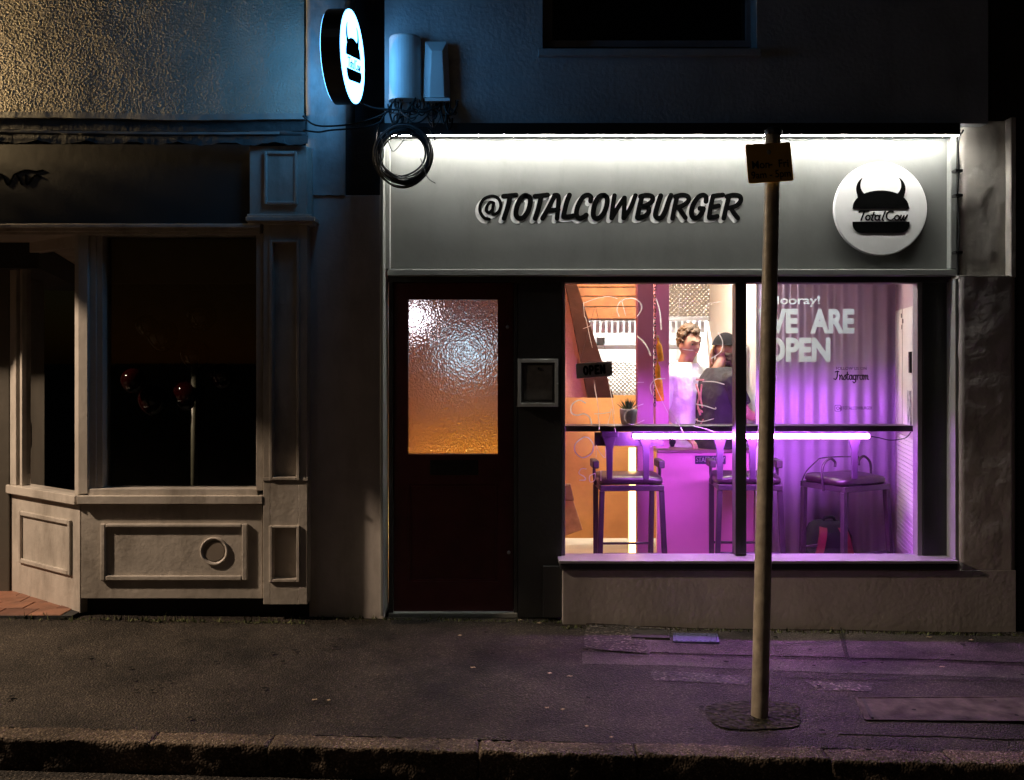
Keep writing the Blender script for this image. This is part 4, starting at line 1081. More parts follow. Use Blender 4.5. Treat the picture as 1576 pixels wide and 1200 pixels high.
# corrugated partition on the right
CY = 1.15; cx0, cx1 = X(1166,CY), X(1382,CY)
mb = MB(); n = 150; vs = []
for i in range(n+1):
    x = cx0+(cx1-cx0)*i/n; d = .011*math.sin(2*math.pi*(x-cx0)/.108)
    for z in (FZ, 2.62): vs.append((x, CY+d, z))
mb.add(vs, [(2*i, 2*i+2, 2*i+3, 2*i+1) for i in range(n)])
cp = mb.build('corrugated_partition', M['corr'], smooth=True)
cp['kind'] = 'structure'
sm = cp.modifiers.new('thickness', 'SOLIDIFY'); sm.thickness = .002
struct(MB().box(cx0-.02, cx0, CY-.03, 4.5, FZ, 2.62).build('kitchen_side_wall', M['kwall']))
# right wall of the front room, running out to the window
RW = Vector((X(1378,CY), CY)); RE = Vector((X(1405,.30), .14))
wv = [(RW.x, RW.y), (RE.x, RE.y), (RE.x+.3, RE.y), (RW.x+.3, RW.y+.05)]
struct(MB().hex8([(p[0], p[1], FZ) for p in wv]+[(p[0], p[1], 2.62) for p in wv]).build('right_wall', mat('right_wall_paint', (.50,.40,.48), .6, .08, 4)))
# things on the right wall
dW = (RE-RW).normalized(); nW = Vector((dW.y, -dW.x)); nW = nW if nW.x < 0 else -nW
LW = (RE-RW).length
def wbox(s0, s1, z0, z1, d0, d1):
    p = [RW+dW*s0+nW*d1, RW+dW*s1+nW*d1, RW+dW*s1+nW*d0, RW+dW*s0+nW*d0]
    return MB().hex8([(q.x, q.y, z0) for q in p]+[(q.x, q.y, z1) for q in p])
nt_ = thing('notice_board', 'tall white notice panel on the right wall above the bar', 'notice board', (RW.x, RW.y, 1.2))
wbox(.12, .78, 1.14, 1.96, 0.0, .02).build('panel', M['paper'], nt_)
wbox(.40, .41, 1.14, 1.96, .02, .0215).build('joint', mat('thin_line', (.2,.15,.2), .6, 0, 5), nt_)
for s0, z0 in ((.36,1.90),(.42,1.86),(.38,1.82)): wbox(s0, s0+.03, z0, z0+.03, .0205, .022).build('mark', M['decal_dark'], nt_)
wbox(.72, .76, 1.52, 1.66, .02, .035).build('clip', M['black'], nt_)
ps = thing('wall_poster', 'small dark purple poster at the edge of the right wall', 'poster', (RE.x, RE.y, 1.3))
wbox(.80, .95, 1.33, 1.50, .0, .008).build('poster_sheet', mat('poster_purple', (.16,.05,.12), .6, .3, 20), ps)
wbox(.80, .95, 1.29, 1.328, .0, .009).build('poster_band', mat('poster_band', (.55,.36,.18), .6, .2, 20), ps)
wbox(.62, .74, 1.14, 1.40, .021, .026).build('poster_photo', mat('poster_photo', (.42,.42,.46), .6, .8, 25), ps)
lv_ = thing('louvre_vent', 'white slatted panel low on the right wall beneath the bar', 'vent', (RW.x, RW.y, .4))
wbox(.16, .92, .26, 1.08, .0, .012).build('backing', M['paper'], lv_)
for i in range(26):
    z = .285+i*.03
    wbox(.18, .90, z, z+.021, .012, .02).build('slat', M['paper'], lv_)

# purple post and pink return
pt_ = thing('mauve_post', 'square mauve post standing left of the serving counter', 'post', (X(993,1.05), 1.05, FZ))
MB().pbox(981, 380, 1006, 930, 1.05, 1.15).build('shaft', M['mauve'], pt_, bevel=.004)
pr = thing('pink_post', 'narrow pink painted post beside the chain of amber bottles', 'post', (X(1018,1.15), 1.15, FZ))
MB().pbox(1009, 380, 1030, 690, 1.16, 1.25).build('shaft', M['pink'], pr, bevel=.003)
# bead chain and bottles
ch = thing('hanging_chain', 'black chain hanging between the two posts holding amber bottles', 'chain', (X(1008,1.0), 1.0, 2.5))
for i in range(40):
    z = 2.30-i*.026
    pts = [(X(1008,1.0)+.007*math.cos(a)*(1 if i%2 else .2), 1.0+.007*math.cos(a)*(.2 if i%2 else 1), z+.016*math.sin(a)) for a in [k*math.pi/4 for k in range(9)]]
    MB().tube(pts, .0035, 5, cap=False).build('link', M['blackmetal'], ch)
def bottle(px_, pyb, tilt, s=1.0, label=''):
    y = .95; o = thing('amber_bottle', label, 'bottle', (X(px_,y), y, Z(pyb,y)))
    prof = [(0,0),(.026,0),(.030,.006),(.031,.03),(.031,.148),(.024,.170),(.012,.186),(.011,.235),(.013,.237),(.013,.25),(0,.25)]
    b = MB().lathe([(r*s, h*s) for r, h in prof], (0,0,0), 18).build('glass_body', M['amber'], None, smooth=True); b.parent = o
    c = MB().lathe([(0,.262*s),(.012*s,.262*s),(.014*s,.25*s),(.014*s,.238*s)], (0,0,0), 12).build('cap', mat('brass_cap', (.5,.4,.3), .3, .1, 9, metal=.6), None, smooth=True); c.parent = o
    o.rotation_euler = (0, tilt, 0)
bottle(1017.5, 556, R(-8), .72, 'upper amber glass bottle hung on the black chain')
bottle(1013, 585, R(-2), .62, 'middle amber glass bottle hung on the black chain')
bottle(1016, 617, R(-5), .95, 'lowest and largest amber glass bottle hung on the black chain')

# orange board, planks and stair string on the left
MB_ = thing('orange_board', 'tall orange plywood board standing on the floor left of the mauve post', 'board', (X(920,2.0), 2.0, FZ))
MB().pbox(852, 608, 1010, 828, 2.1, 2.13).build('board', M['osb'], MB_)
PLY = 2.55
pk = thing('ceiling_planks', 'orange brown timber planks lining the slope above the stairs', 'planks', (X(925,PLY), PLY, 2.3))
for i, (a, b) in enumerate(((405,441),(442.5,455),(456.5,471),(472.5,490))):
    MB().pbox(868+random.uniform(-3,3), a, 1008, b, PLY-random.uniform(0,.02), PLY+.03).build('plank', M['timber'], pk, bevel=.003)
sy = 1.75
sg = thing('stair_string', 'dark diagonal stair beam running down behind the OPEN sign', 'beam', (X(940,sy), sy, 1.2))
mb = MB(); mb.prism([(X(a,sy), Z(b,sy)) for a, b in ((868,425),(884,425),(945,612),(905,612))], sy, sy+.07); mb.build('beam', M['darktimber'], sg)
lw = MB().prism([(X(a,sy+.04), Z(b,sy+.04)) for a, b in ((850,425),(874,425),(906,612),(850,612))], sy+.09, sy+.12).build('stair_lining', M['pinkplaster']); struct(lw)
wl = thing('paper_bag', 'brown paper bag leaning beside the orange board', 'bag', (X(880,1.6), 1.6, FZ))
yb = 1.55
mb = MB(); mb.hex8([(X(855,yb),yb,Z(830,yb)),(X(897,yb),yb,Z(815,yb)),(X(897,yb),yb+.12,Z(815,yb)),(X(855,yb),yb+.12,Z(830,yb)),(X(858,yb),yb,Z(770,yb)),(X(882,yb),yb,Z(768,yb)),(X(882,yb),yb+.1,Z(768,yb)),(X(858,yb),yb+.1,Z(770,yb))]); mb.build('bag_body', mat('kraft', (.42,.22,.14), .8, .2, 20), wl, bevel=.006)
mb = MB(); mb.hex8([(X(862,yb-.01),yb-.012,Z(770,yb)),(X(884,yb-.01),yb-.012,Z(770,yb)),(X(884,yb-.01),yb+.08,Z(770,yb)),(X(862,yb-.01),yb+.08,Z(770,yb)),(X(864,yb),yb-.012,Z(748,yb)),(X(878,yb),yb-.012,Z(745,yb)),(X(878,yb),yb+.08,Z(745,yb)),(X(864,yb),yb+.08,Z(748,yb))]); mb.build('bag_top', mat('kraft_dark', (.18,.09,.05), .8, .2, 20), wl, bevel=.006)
# emitting strip standing in for light on the wall edge
ws = thing('wall_edge_glow', 'warm glowing strip for the light-struck wall edge by the mauve post', 'strip light', (X(974,1.3), 1.3, FZ))
MB().pbox(969, 690, 980, 900, 1.35, 1.37).build('diffuser', emat('edge_glow', (1,.62,.22), 9.0), ws)
MB().pbox(967, 688, 982, 902, 1.371, 1.39).build('channel', M['white'], ws)

# serving counter
ct = thing('serving_counter', 'pink serving counter with a steel top behind the stools', 'counter', (X(1090,1.2), 1.3, FZ))
MB().box(X(1011,1.15), cx0-.022, 1.15, 1.20, FZ, Z(697,1.15)).build('front_panel', M['pink'], ct, bevel=.003)
MB().box(X(1011,1.15), cx0-.022, 1.13, 1.75, Z(697,1.15)+.001, Z(692,1.15)).build('worktop', mat('dark_worktop', (.16,.06,.10), .35, .2, 6), ct, bevel=.003)
MB().pbox(1070, 701, 1117, 714, 1.143, 1.149).build('staff_plate', mat('plate_indigo', (.018,.01,.05), .4, .1, 9), ct)
text('plate_text', 'STAFF ONLY', .052, Frame((X(1093.5,1.14), 1.1425, Z(707.5,1.14))), 0, 0, .0002, M['chalk'], ct, .015, sx=.72)

# kitchen
KY_ = 3.3
hd = thing('extractor_hood', 'wide steel extractor hood with tread plate front above the kitchen', 'extractor hood', (.9, 2.9, 1.9))
y = 2.75
MB().pbox(880, 380, 1200, 487, y, y+.03).build('hood_front', M['tread'], hd)
MB().pbox(878, 487.5, 1200, 493, y-.02, y+.05).build('hood_lip', M['steel'], hd)
for i in range(34):
    px_ = 890+i*9
    MB().pbox(px_, 494, px_+5.5, 512, y+.12, y+.15).build('baffle', M['steel'], hd)
ks = thing('kitchen_shelf', 'steel wall shelf with dark band in the bright kitchen', 'shelf', (.9, 3.6, 1.6))
y = 3.6
MB().pbox(890, 531, 1166, 537, y-.3, y).build('shelf_board', M['steel'], ks)
MB().pbox(890, 522, 1166, 531, y-.02, y).build('shelf_back', mat('grey_band', (.25,.25,.25), .4, .2, 8), ks)
for px_, w_, h_ in ((900,16,9),(925,12,12),(1010,10,8),(1070,18,10),(1095,12,11),(1120,10,14),(1144,14,10)):
    t = thing('food_container', 'pale container standing on the kitchen shelf', 'container', (X(px_,y-.15), y-.15, Z(531,y-.3)), 'containers on the kitchen shelf')
    MB().lathe([(0,0),(w_*.5*mpp(y),0),(w_*.56*mpp(y),h_*mpp(y)),(w_*.6*mpp(y),h_*mpp(y)),(w_*.6*mpp(y),h_*mpp(y)+.008),(0,h_*mpp(y)+.012)], (X(px_,y-.2), y-.16, Z(531,y-.3)), 16).build('tub', M['kwall'], t, smooth=True)
sb_ = thing('splashback', 'tread plate steel splashback low on the kitchen wall', 'splashback', (.9, 4.0, 1.0))
MB().pbox(925, 556, 1166, 700, 3.9, 3.93).build('sheet', M['tread'], sb_)
KF = KIT*1.05
kl = thing('kitchen_light', 'bright white fluorescent fitting on the kitchen ceiling', 'ceiling light', (1.2, 2.1, 2.55))
MB().box(.85, 1.75, 1.175, 1.265, 2.55, 2.58).build('diffuser', emat('counter_white', (1,.97,.92), KF), kl)
MB().box(.83, 1.77, 1.155, 1.285, 2.582, 2.62).build('casing', M['white'], kl)
k2 = thing('rear_kitchen_light', 'second white fluorescent fitting deeper inside the kitchen', 'ceiling light', (1.2, 3.4, 2.0)); k2.name = 'kitchen_light'
MB().box(.5, 2.2, 3.1, 3.25, 2.45, 2.48).build('diffuser', emat('kitchen_white', (1,.97,.92), KIT), k2)
fr_ = thing('white_fridge', 'tall white fridge at the right end of the kitchen', 'fridge', (X(1160,2.2), 2.2, FZ))
MB().pbox(1153, 448, 1200, 720, 1.9, 2.3).build('cabinet', M['kwall'], fr_, bevel=.01)
MB().pbox(1157, 455, 1160, 650, 1.88, 1.9).build('handle', M['steel'], fr_, bevel=.004)

# ------------------------------------------------------------------ window bar, tube, brackets
BY0, BY1 = .17, .345
bar = thing('window_bar', 'dark narrow bar top running across inside the window', 'bar counter', (X(1140,.2), .3, 1.15))
zb_ = Z(664,BY0); zt_ = Z(655,BY0)
MB().box(X(869,BY0), X(1406,BY0), BY0, BY1, zb_, zt_).build('bar_top', M['bar'], bar, bevel=.003)
for i, px_ in enumerate((940, 997, 1112, 1163, 1322)):
    xx = X(px_, .30); w_ = .055
    MB().box(xx-w_, xx+w_, .352, .40, zb_-.05, zb_-.0015).build('bracket_block', M['lilac'], bar, bevel=.003)
    mb = MB(); mb.prism([(xx-.045, zb_-.051),(xx+.045, zb_-.051),(xx+.022, zb_-.13),(xx+.018,zb_-.33),(xx-.018,zb_-.33),(xx-.022,zb_-.13)], .37, .392); mb.build('bracket_stem', M['lilac'], bar, bevel=.003)
MB().pbox(915, 665, 1021, 686, .402, .415).build('apron', M['lilac'], bar)
tl = thing('purple_tube_light', 'glowing purple tube light fixed under the window bar', 'tube light', (X(1150,.25), .25, zb_-.03))
tz = Z(671, .25)
pe = emat('purple_tube', (.62,.15,1.0), TUBE)
for a, b in ((975,1154),(1156,1262),(1264,1336)):
    MB().tube([(X(a,.25),.25,tz),(X(b,.25),.25,tz)], .0155, 16).build('tube', pe, tl, smooth=True)
for a in (973, 1155, 1263, 1338):
    MB().tube([(X(a-1.5,.25),.25,tz),(X(a+1.5,.25),.25,tz)], .011, 12).build('end_cap', M['white'], tl, smooth=True)
MB().box(X(972,.25), X(1339,.25), .235, .265, tz+.017, zb_-.002).build('batten', M['white'], tl)
lead = cable('tube_lead', [(X(1338,.25),.25,tz),(X(1352,.25),.25,tz-.01),(X(1370,.25),.24,tz-.025),(X(1390,.25),.22,tz-.01),(X(1402,.2),.2,tz+.03)], .003, M['cable'], tl)

wlt = thing('window_fill_light', 'added cool white fill light along the inside head of the shop window', 'strip light', (X(1140,.11), .11, 2.15))  # added to brighten the lettering, OPEN sign and pot
MB().box(X(880,.11), X(1400,.11), .165, .185, 2.150, 2.156).build('diffuser', emat('cool_fill', (.78,.74,1.0), 17), wlt)
MB().box(X(876,.11), X(1404,.11), .160, .190, 2.1565, 2.175).build('channel', M['white'], wlt)

# ------------------------------------------------------------------ bar stools
def stool_parts(root, arms):
    sm_ = M['stoolmetal']
    H = .70; W = .215; D = .19
    def bx(n_, a, m_, bev=.004): 
        o = MB().box(*a).build(n_, m_, None, bevel=bev); o.parent = root; return o
    def tb(n_, pts, r, m_, k=6):
        o = MB().tube(crom(pts, k), r, 10).build(n_, m_, None, smooth=True); o.parent = root; return o
    ring = []
    for z, k in ((H+.005,.96),(H+.018,1.0),(H+.040,1.0),(H+.054,.95),(H+.062,.80),(H+.066,.4)):
        ring.append([((W+.008)*k*math.copysign(abs(math.cos(a))**.35, math.cos(a)), (D+.008)*k*math.copysign(abs(math.sin(a))**.35, math.sin(a)), z+.004*math.sin(a*3)) for a in [i*math.pi/20 for i in range(40)]])
    o = MB().loft(ring).build('seat', M['vinyl'], None, smooth=True); o.parent = root
    for s in (-1, 1):
        bx('seat_rail', (-W, W, s*D-.011, s*D+.011, H-.035, H+.003), sm_)
        bx('seat_rail', (s*(W-.011)-.011, s*(W-.011)+.011, -D+.012, D-.012, H-.035, H+.002), sm_)
        for f in (-1, 1):
            x0, y0 = s*(W-.014), f*(D-.013); x1, y1 = s*(W+(.012 if f < 0 else -.02)), f*(D+.015)
            mb = MB(); w_ = .017
            mb.hex8([(x1-w_,y1-w_,0),(x1+w_,y1-w_,0),(x1+w_,y1+w_,0),(x1-w_,y1+w_,0),(x0-w_,y0-w_,H-.036),(x0+w_,y0-w_,H-.036),(x0+w_,y0+w_,H-.036),(x0-w_,y0+w_,H-.036)])
            o = mb.build('leg', sm_, None, bevel=.003); o.parent = root
        tb('stretcher', [(-W, s*D, .24), (0, s*D, .24), (W, s*D, .24)], .009, sm_, 2)
        if arms == 'knob':
            tb('arm', [(s*(W+.004), .03, H-.02), (s*(W+.014), .03, H+.06), (s*(W+.012), .03, H+.125)], .011, sm_)
            bx('arm_pad', (s*(W+.012)-.022, s*(W+.012)+.022, -.06, .12, H+.10, H+.155), sm_, .008)
        else:
            tb('arm', [(s*(W+.006), -.02, H-.04), (s*(W+.02), -.02, H+.04), (s*(W+.01), -.02, H+.13), (s*(W-.05), -.02, H+.175), (s*(W-.10), -.02, H+.15), (s*(W-.10),-.02,H+.115)], .009, sm_)
    if arms != 'knob':
        tb('back_wire', [(-W+.02, .05, H+.17), (0, .12, H+.165), (W-.02, .05, H+.165)], .004, sm_)
        for s in (-1, 1): tb('back_wire', [(s*(W-.02), .05, H+.165), (s*(W+.02), .12, H+.08), (s*W, D, H-.01)], .004, sm_)
gname = 'bar stools at the window'
s1 = thing('bar_stool', 'leftmost bar stool with dark padded seat in front of the orange board', 'stool', (0,0,0), gname); stool_parts(s1, 'knob')
s2 = copy_tree(s1); s2['label'] = 'bar stool partly behind the window mullion before the pink counter'
s3 = thing('bar_stool', 'rightmost bar stool with curled wire arms above the backpack', 'stool', (0,0,0), gname); stool_parts(s3, 'curl')
s1.location = (X(966,.72), .72, FZ); s1.rotation_euler = (0,0,R(2))
s2.location = (X(1146,.75), .75, FZ); s2.rotation_euler = (0,0,R(-3))
s3.location = (X(1300,.70), .70, FZ); s3.rotation_euler = (0,0,R(28))

# backpack
bp_ = thing('backpack', 'black backpack with red straps on the floor under the rightmost stool', 'backpack', (X(1275,1.0), .98, FZ))
by_ = .98; bxc = X(1274,by_); w_ = 34*mpp(by_); ztop = Z(800,by_)
ring = []
for z, k, d in ((FZ,.92,.10),(FZ+.05,1.0,.13),(FZ+.22,1.0,.13),(ztop-.10,.97,.12),(ztop-.03,.8,.10),(ztop-.005,.55,.07),(ztop,.3,.03)):
    ring.append([(bxc+w_*k*math.copysign(abs(math.cos(a))**.6, math.cos(a)), by_+d*math.copysign(abs(math.sin(a))**.6, math.sin(a)), z) for a in [i*math.pi/14 for i in range(28)]])
MB().loft(ring).build('bag_body', M['bagblack'], bp_, smooth=True)
for s in (-1, 1):
    pts = crom([(bxc+s*.055, by_-.055, ztop-.01), (bxc+s*.075, by_-.135, ztop-.07), (bxc+s*.10, by_-.155, ztop-.18), (bxc+s*.125, by_-.15, FZ+.10), (bxc+s*.13, by_-.13, FZ+.02)], 8)
    mb = MB()
    mb.loft([[(p.x-.028,p.y,p.z),(p.x+.028,p.y,p.z),(p.x+.028,p.y+.014,p.z+.002),(p.x-.028,p.y+.014,p.z+.002)] for p in pts]); mb.build('strap', M['red'], bp_, bevel=.003)
MB().tube(crom([(bxc-.04,by_-.03,ztop-.012),(bxc-.03,by_-.03,ztop+.022),(bxc+.03,by_-.03,ztop+.022),(bxc+.04,by_-.03,ztop-.012)],6), .010, 8).build('grab_handle', M['bagblack'], bp_, smooth=True)
MB().tube(crom([(bxc-w_,by_-.03,FZ+.18),(bxc-w_-.03,by_-.06,FZ+.12),(bxc-w_-.02,by_-.06,FZ+.04),(bxc-w_+.01,by_-.04,FZ+.02)],6), .008, 6).build('side_strap', M['bagblack'], bp_, smooth=True)

# potted succulent on the bar
pp_ = thing('potted_succulent', 'small spiky succulent in a pale pot on the window bar', 'plant', (X(967,.3), .3, zt_))
yq = .27; xq = X(967,yq); s_ = mpp(yq)
MB().lathe([(0,0),(9.5*s_,0),(11*s_,.010),(13*s_,.055),(13.5*s_,.100),(12.4*s_,.102),(12*s_,.085),(0,.085)], (xq,yq,zt_+.001), 28).build('pot', M['pot'], pp_, smooth=True)
for i in range(34):
    a = random.uniform(0, 6.28); el = random.uniform(.5, 1.5); L = random.uniform(.05, .085)
    d = Vector((math.cos(a)*math.cos(el), math.sin(a)*math.cos(el), math.sin(el))); b0 = Vector((xq,yq,zt_+.09))+Vector((d.x,d.y,0))*.014
    MB().tube([b0, b0+d*L*.45+Vector((0,0,.002)), b0+d*L+Vector((0,0,.008))], [.0045,.0042,.0004], 6).build('leaf', M['plant'], pp_)

# hanging OPEN sign inside the pane
os_ = thing('open_sign', 'tilted slate OPEN sign hanging inside the left window pane', 'sign', (X(915,.12), .12, Z(570,.12)))
oy = .125; tilt = R(4.3)
fo = Frame((X(914.5,oy), oy, Z(569,oy)), (math.cos(tilt),0,math.sin(tilt)), (-math.sin(tilt),0,math.cos(tilt)))
hw_, hh_ = 28*mpp(oy), 11.4*mpp(oy)
mb = MB(); poly(mb, fo, [(-hw_,-hh_),(hw_,-hh_),(hw_,hh_),(-hw_,hh_)], -.006, 0); mb.build('slate', M['slate'], os_, bevel=.001)
mb = MB(); stroke_word(mb, fo, 'OPEN', -hw_*.56, hw_*.56, -hh_*.5, hh_*.52, .0068, [.8,.75,.7,.8], .55, .0, .0005, .0015); mb.build('open_word', M['sign_black'], os_)
cable('cord', [tuple(fo.p(-hw_*.8,hh_*.8,-.004)), (X(916,oy), oy+.006, Z(470,oy))], .0012, M['greycable'], os_, 5)
cable('cord', [tuple(fo.p(hw_*.8,hh_*.8,-.004)), (X(916.5,oy), oy+.006, Z(470,oy))], .0012, M['greycable'], os_, 5)

# ------------------------------------------------------------------ lettering on the panes
GY = wy+.033
fg = Frame((0, GY, 0))
wd = thing('window_slogan', 'pale Hooray! WE ARE OPEN lettering on the right window pane', 'lettering', (X(1240,GY), GY, Z(560,GY)))
def fitword(t_, x0, x1, y0, y1, bold=.045):
    o = text('word', t_, 1.0, fg, 0, 0, 0, M['decal'], None, bold, ext=0)
    xs_ = [v.co.x for v in o.data.vertices]; ys_ = [v.co.y for v in o.data.vertices]
    kx_ = (X(x1,GY)-X(x0,GY))/(max(xs_)-min(xs_)); ky_ = (Z(y0,GY)-Z(y1,GY))/(max(ys_)-min(ys_))
    for v in o.data.vertices: v.co = (X(x0,GY)+(v.co.x-min(xs_))*kx_, GY-.0008, Z(y1,GY)+(v.co.y-min(ys_))*ky_)
    o.matrix_basis = Matrix.Identity(4); adopt(o, wd)
fitword('WE', 1166, 1228, 475, 513); fitword('ARE', 1247, 1315, 475, 513); fitword('OPEN', 1176, 1278, 519, 557)
fitword('Hooray!', 1184, 1262, 455, 472, .02)
ig = thing('window_contact', 'small dark Instagram lettering and camera icon low on the right pane', 'lettering', (X(1310,GY), GY, Z(632,GY)))
text('word', 'FOLLOW US ON', .026, Frame((X(1310,GY), GY, Z(567,GY))), 0, 0, .0008, M['decal_dark'], ig, .01)
IG = {'I': [[(.1,.9),(.3,1.0),(.5,.95)],[(.38,1.0),(.3,.3),(.15,0),(-.05,.1)]], 'n': [[(0,.55),(.08,.3),(.03,0)],[(.05,.3),(.22,.55),(.32,.4),(.28,.05),(.4,.02)]],
      's': [crom([(.0,.05),(.2,.55),(.28,.3),(.2,.0),(.05,.05)],5)], 't': [[(.12,.9),(.06,.1),(.18,.0),(.28,.1)],[(-.02,.58),(.26,.6)]], 'a': [ell(.16,.27,.14,.27,60,420,12),[(.32,.55),(.29,.1),(.4,.02)]],
      'g': [ell(.16,.27,.14,.27,60,420,12),[(.32,.55),(.28,-.25),(.12,-.4),(.0,-.25)]], 'r': [[(.02,.55),(.06,.3),(.03,0)],[(.05,.3),(.2,.56),(.3,.5)]], 'm': [[(0,.55),(.06,.3),(.03,0)],[(.05,.3),(.18,.55),(.25,.4),(.23,0)],[(.24,.3),(.38,.55),(.46,.4),(.43,.05),(.54,.02)]]}
adv = {'I':.55,'n':.42,'s':.34,'t':.30,'a':.42,'g':.42,'r':.32,'m':.56}
mb = MB(); x = 0; kx = 53/sum(adv[c_] for c_ in 'Instagram')
for i, c_ in enumerate('Instagram'):
    for st in IG[c_]:
        stroke(mb, fg, [(X(1284+(x+p[0])*kx,GY), Z(584-p[1]*13,GY)) for p in st], .0034, .0003, .0011+.0001*(i%2))
    x += adv[c_]
mb.build('word', M['decal_dark'], ig)
text('word', '@TOTALCOWBURGER', .027, Frame((X(1317,GY), GY, Z(628,GY))), 0, 0, .0008, M['decal_dark'], ig, .01, sx=.72)
mb = MB()
cxi, czi = X(1289.5,GY), Z(628,GY); u_ = mpp(GY)
sq = [(cxi+p[0], czi+p[1]) for p in rr(4.6*u_, 4.6*u_, 1.6*u_)]; stroke(mb, fg, sq+[sq[0]], .0016, .0003, .001)
stroke(mb, fg, ell(cxi, czi, 2.1*u_, 2.1*u_, 0, 360, 14), .0015, .0003, .001)
mb.build('camera_icon', M['decal_dark'], ig)

cw = thing('window_handwriting', 'loose white handwritten strokes chalked on the left window pane', 'lettering', (X(1000,GY), GY, Z(650,GY)))
ZK = 4.615
def ck(pts, w=1.0, oy_=420):
    mb = MB(); q = crom([(X(850+a/ZK,GY), Z(oy_+b/ZK,GY), 0) for a, b in pts], 8)
    stroke(mb, fg, [(v.x, v.y) for v in q], .0034*w, .0003, .0011, 0.0, True)
    mb.build('chalk_stroke', M['chalk'], cw)
for pts, w_ in (([(220,215),(300,185),(400,165),(462,182)],.6), ([(222,205),(228,300),(240,330),(270,470),(285,530)],.45), ([(475,310),(460,260),(480,205),(540,180),(600,190),(635,235),(620,285),(598,310)],.85),
    ([(490,190),(505,240),(520,300)],.7), ([(605,450),(650,490),(680,540),(698,585)],1.3), ([(545,380),(550,450),(552,530)],.5), ([(220,395),(300,365),(380,345)],.4),
    ([(740,190),(765,280),(773,400)],1.2), ([(905,180),(900,260),(885,320)],.7), ([(1195,203),(1120,220),(1075,270),(1082,312)],.6), ([(1180,425),(1210,490),(1195,560),(1130,605)],.9),
    ([(925,540),(960,546),(1000,548)],.5), ([(298,755),(303,820),(318,900)],.9), ([(318,900),(326,960),(330,1000)],.5), ([(395,750),(415,850),(440,1000)],.5), ([(512,870),(514,782),(580,778),(650,776)],.45),
    ([(800,750),(735,755),(697,800),(708,860)],.8), ([(720,760),(745,830),(790,930),(830,1010)],.4), ([(1070,770),(1150,772),(1220,790)],1.0), ([(1020,930),(1090,945),(1155,965),(1160,955)],1.0),
    ([(1010,1035),(1060,1055),(1145,1035)],.9), ([(235,922),(190,903),(140,935),(135,990),(175,1010),(225,1000),(265,1025),(280,1075)],1.3), ([(300,1000),(350,998),(412,988)],.8), ([(325,1005),(332,1060),(334,1110)],.7),
    ([(395,1070),(410,1010),(422,965),(435,1040),(450,1130)],.5), ([(645,930),(580,955),(525,990),(515,1040),(570,1075),(652,1045)],.6), ([(830,960),(880,1040),(930,1130)],.5), ([(1000,1085),(1080,1105),(1160,1130)],.5)):
    ck(pts, w_)
for pts, w_ in (([(225,240),(165,290),(165,350),(215,388),(275,360),(292,300),(260,250),(225,240)],1.1), ([(312,385),(312,300),(330,340),(375,388),(378,310)],.5), ([(240,468),(205,468),(190,500),(225,522),(235,545),(195,548)],.9),
    ([(300,500),(265,520),(270,560),(300,548),(305,500)],.7), ([(345,480),(345,550)],.6)):
    ck(pts, w_, 620)

# ------------------------------------------------------------------ people
def superring(c, rx, ry, z, n=24, p=.8, yaw=0):
    out = []
    for i in range(n):
        a = 2*math.pi*i/n
        x = rx*math.copysign(abs(math.cos(a))**p, math.cos(a)); y = ry*math.copysign(abs(math.sin(a))**p, math.sin(a))
        out.append((c[0]+x, c[1]+y, z))
    return out
def head_mesh(mb, c, fn_yaw, s=1.0):
    """skull with brow, nose, cheeks, chin and ears; faces -y before the yaw"""
    rot = Matrix.Rotation(fn_yaw, 3, 'Z'); c = Vector(c)
    def f(d, p):
        x, y, z = p
        front = max(0, -d.y)
        if d.z < -.1:
            k = 1-.30*min(1, (-d.z-.1)/.9)**1.2; x *= k
            if d.y > 0: y *= 1-.35*min(1, (-d.z-.1))
            else: y *= 1-.08*(-d.z)
        y -= .010*math.exp(-((z-.012*s)/(.016*s))**2)*front**3                      # brow
        for e in (-1, 1):
            y += .010*math.exp(-((x-e*.032*s)/(.014*s))**2-((z+.004*s)/(.011*s))**2)*front   # eye socket
        y -= .026*s*math.exp(-(x/(.011*s))**2)*max(0, 1-abs((z+.034*s)/(.032*s)))*front if z < .0 else 0
        y -= .008*math.exp(-(x/(.022*s))**2-((z+.066*s)/(.008*s))**2)*front          # lips
        y -= .012*math.exp(-(x/(.026*s))**2-((z+.100*s)/(.016*s))**2)*front          # chin
        return rot @ Vector((x, y, z))
    mb.ball(c, (.076*s, .095*s, .122*s), 40, 34, fn=f)
    for e in (-1, 1):
        def g(d, p, e=e): return rot @ (Vector((e*.074*s, .012*s, -.012*s))+Vector((p.x, p.y+.004*d.z, p.z)))
        mb.ball(c, (.011*s, .019*s, .031*s), 12, 8, fn=g)
def facial(parent, c, yaw, s, browm):
    rot = Matrix.Rotation(yaw, 3, 'Z'); c = Vector(c)
    P = lambda x, y, z: tuple(c+rot @ Vector((x*s, y*s, z*s)))
    for e in (-1, 1):
        MB().ball(P(e*.032, -.0765, -.003), .0105*s, 12, 8).build('eye', mat('eye_white', (.30,.27,.25), .7, .02, 9), parent, smooth=True)
        MB().ball(P(e*.032, -.0845, -.003), .0048*s, 10, 8).build('iris', mat('iris', (.02,.014,.01), .6, .1, 9), parent, smooth=True)
        MB().tube([P(e*.014,-.098,.018), P(e*.033,-.096,.024), P(e*.052,-.083,.017)], [.0035*s,.0045*s,.002*s], 6).build('eyebrow', browm, parent, smooth=True)
    MB().tube([P(-.022,-.094,-.066), P(0,-.1005,-.064), P(.022,-.094,-.066)], [.002*s,.0042*s,.002*s], 6).build('lips', mat('lips', (.42,.16,.13), .45, .05, 9), parent, smooth=True)
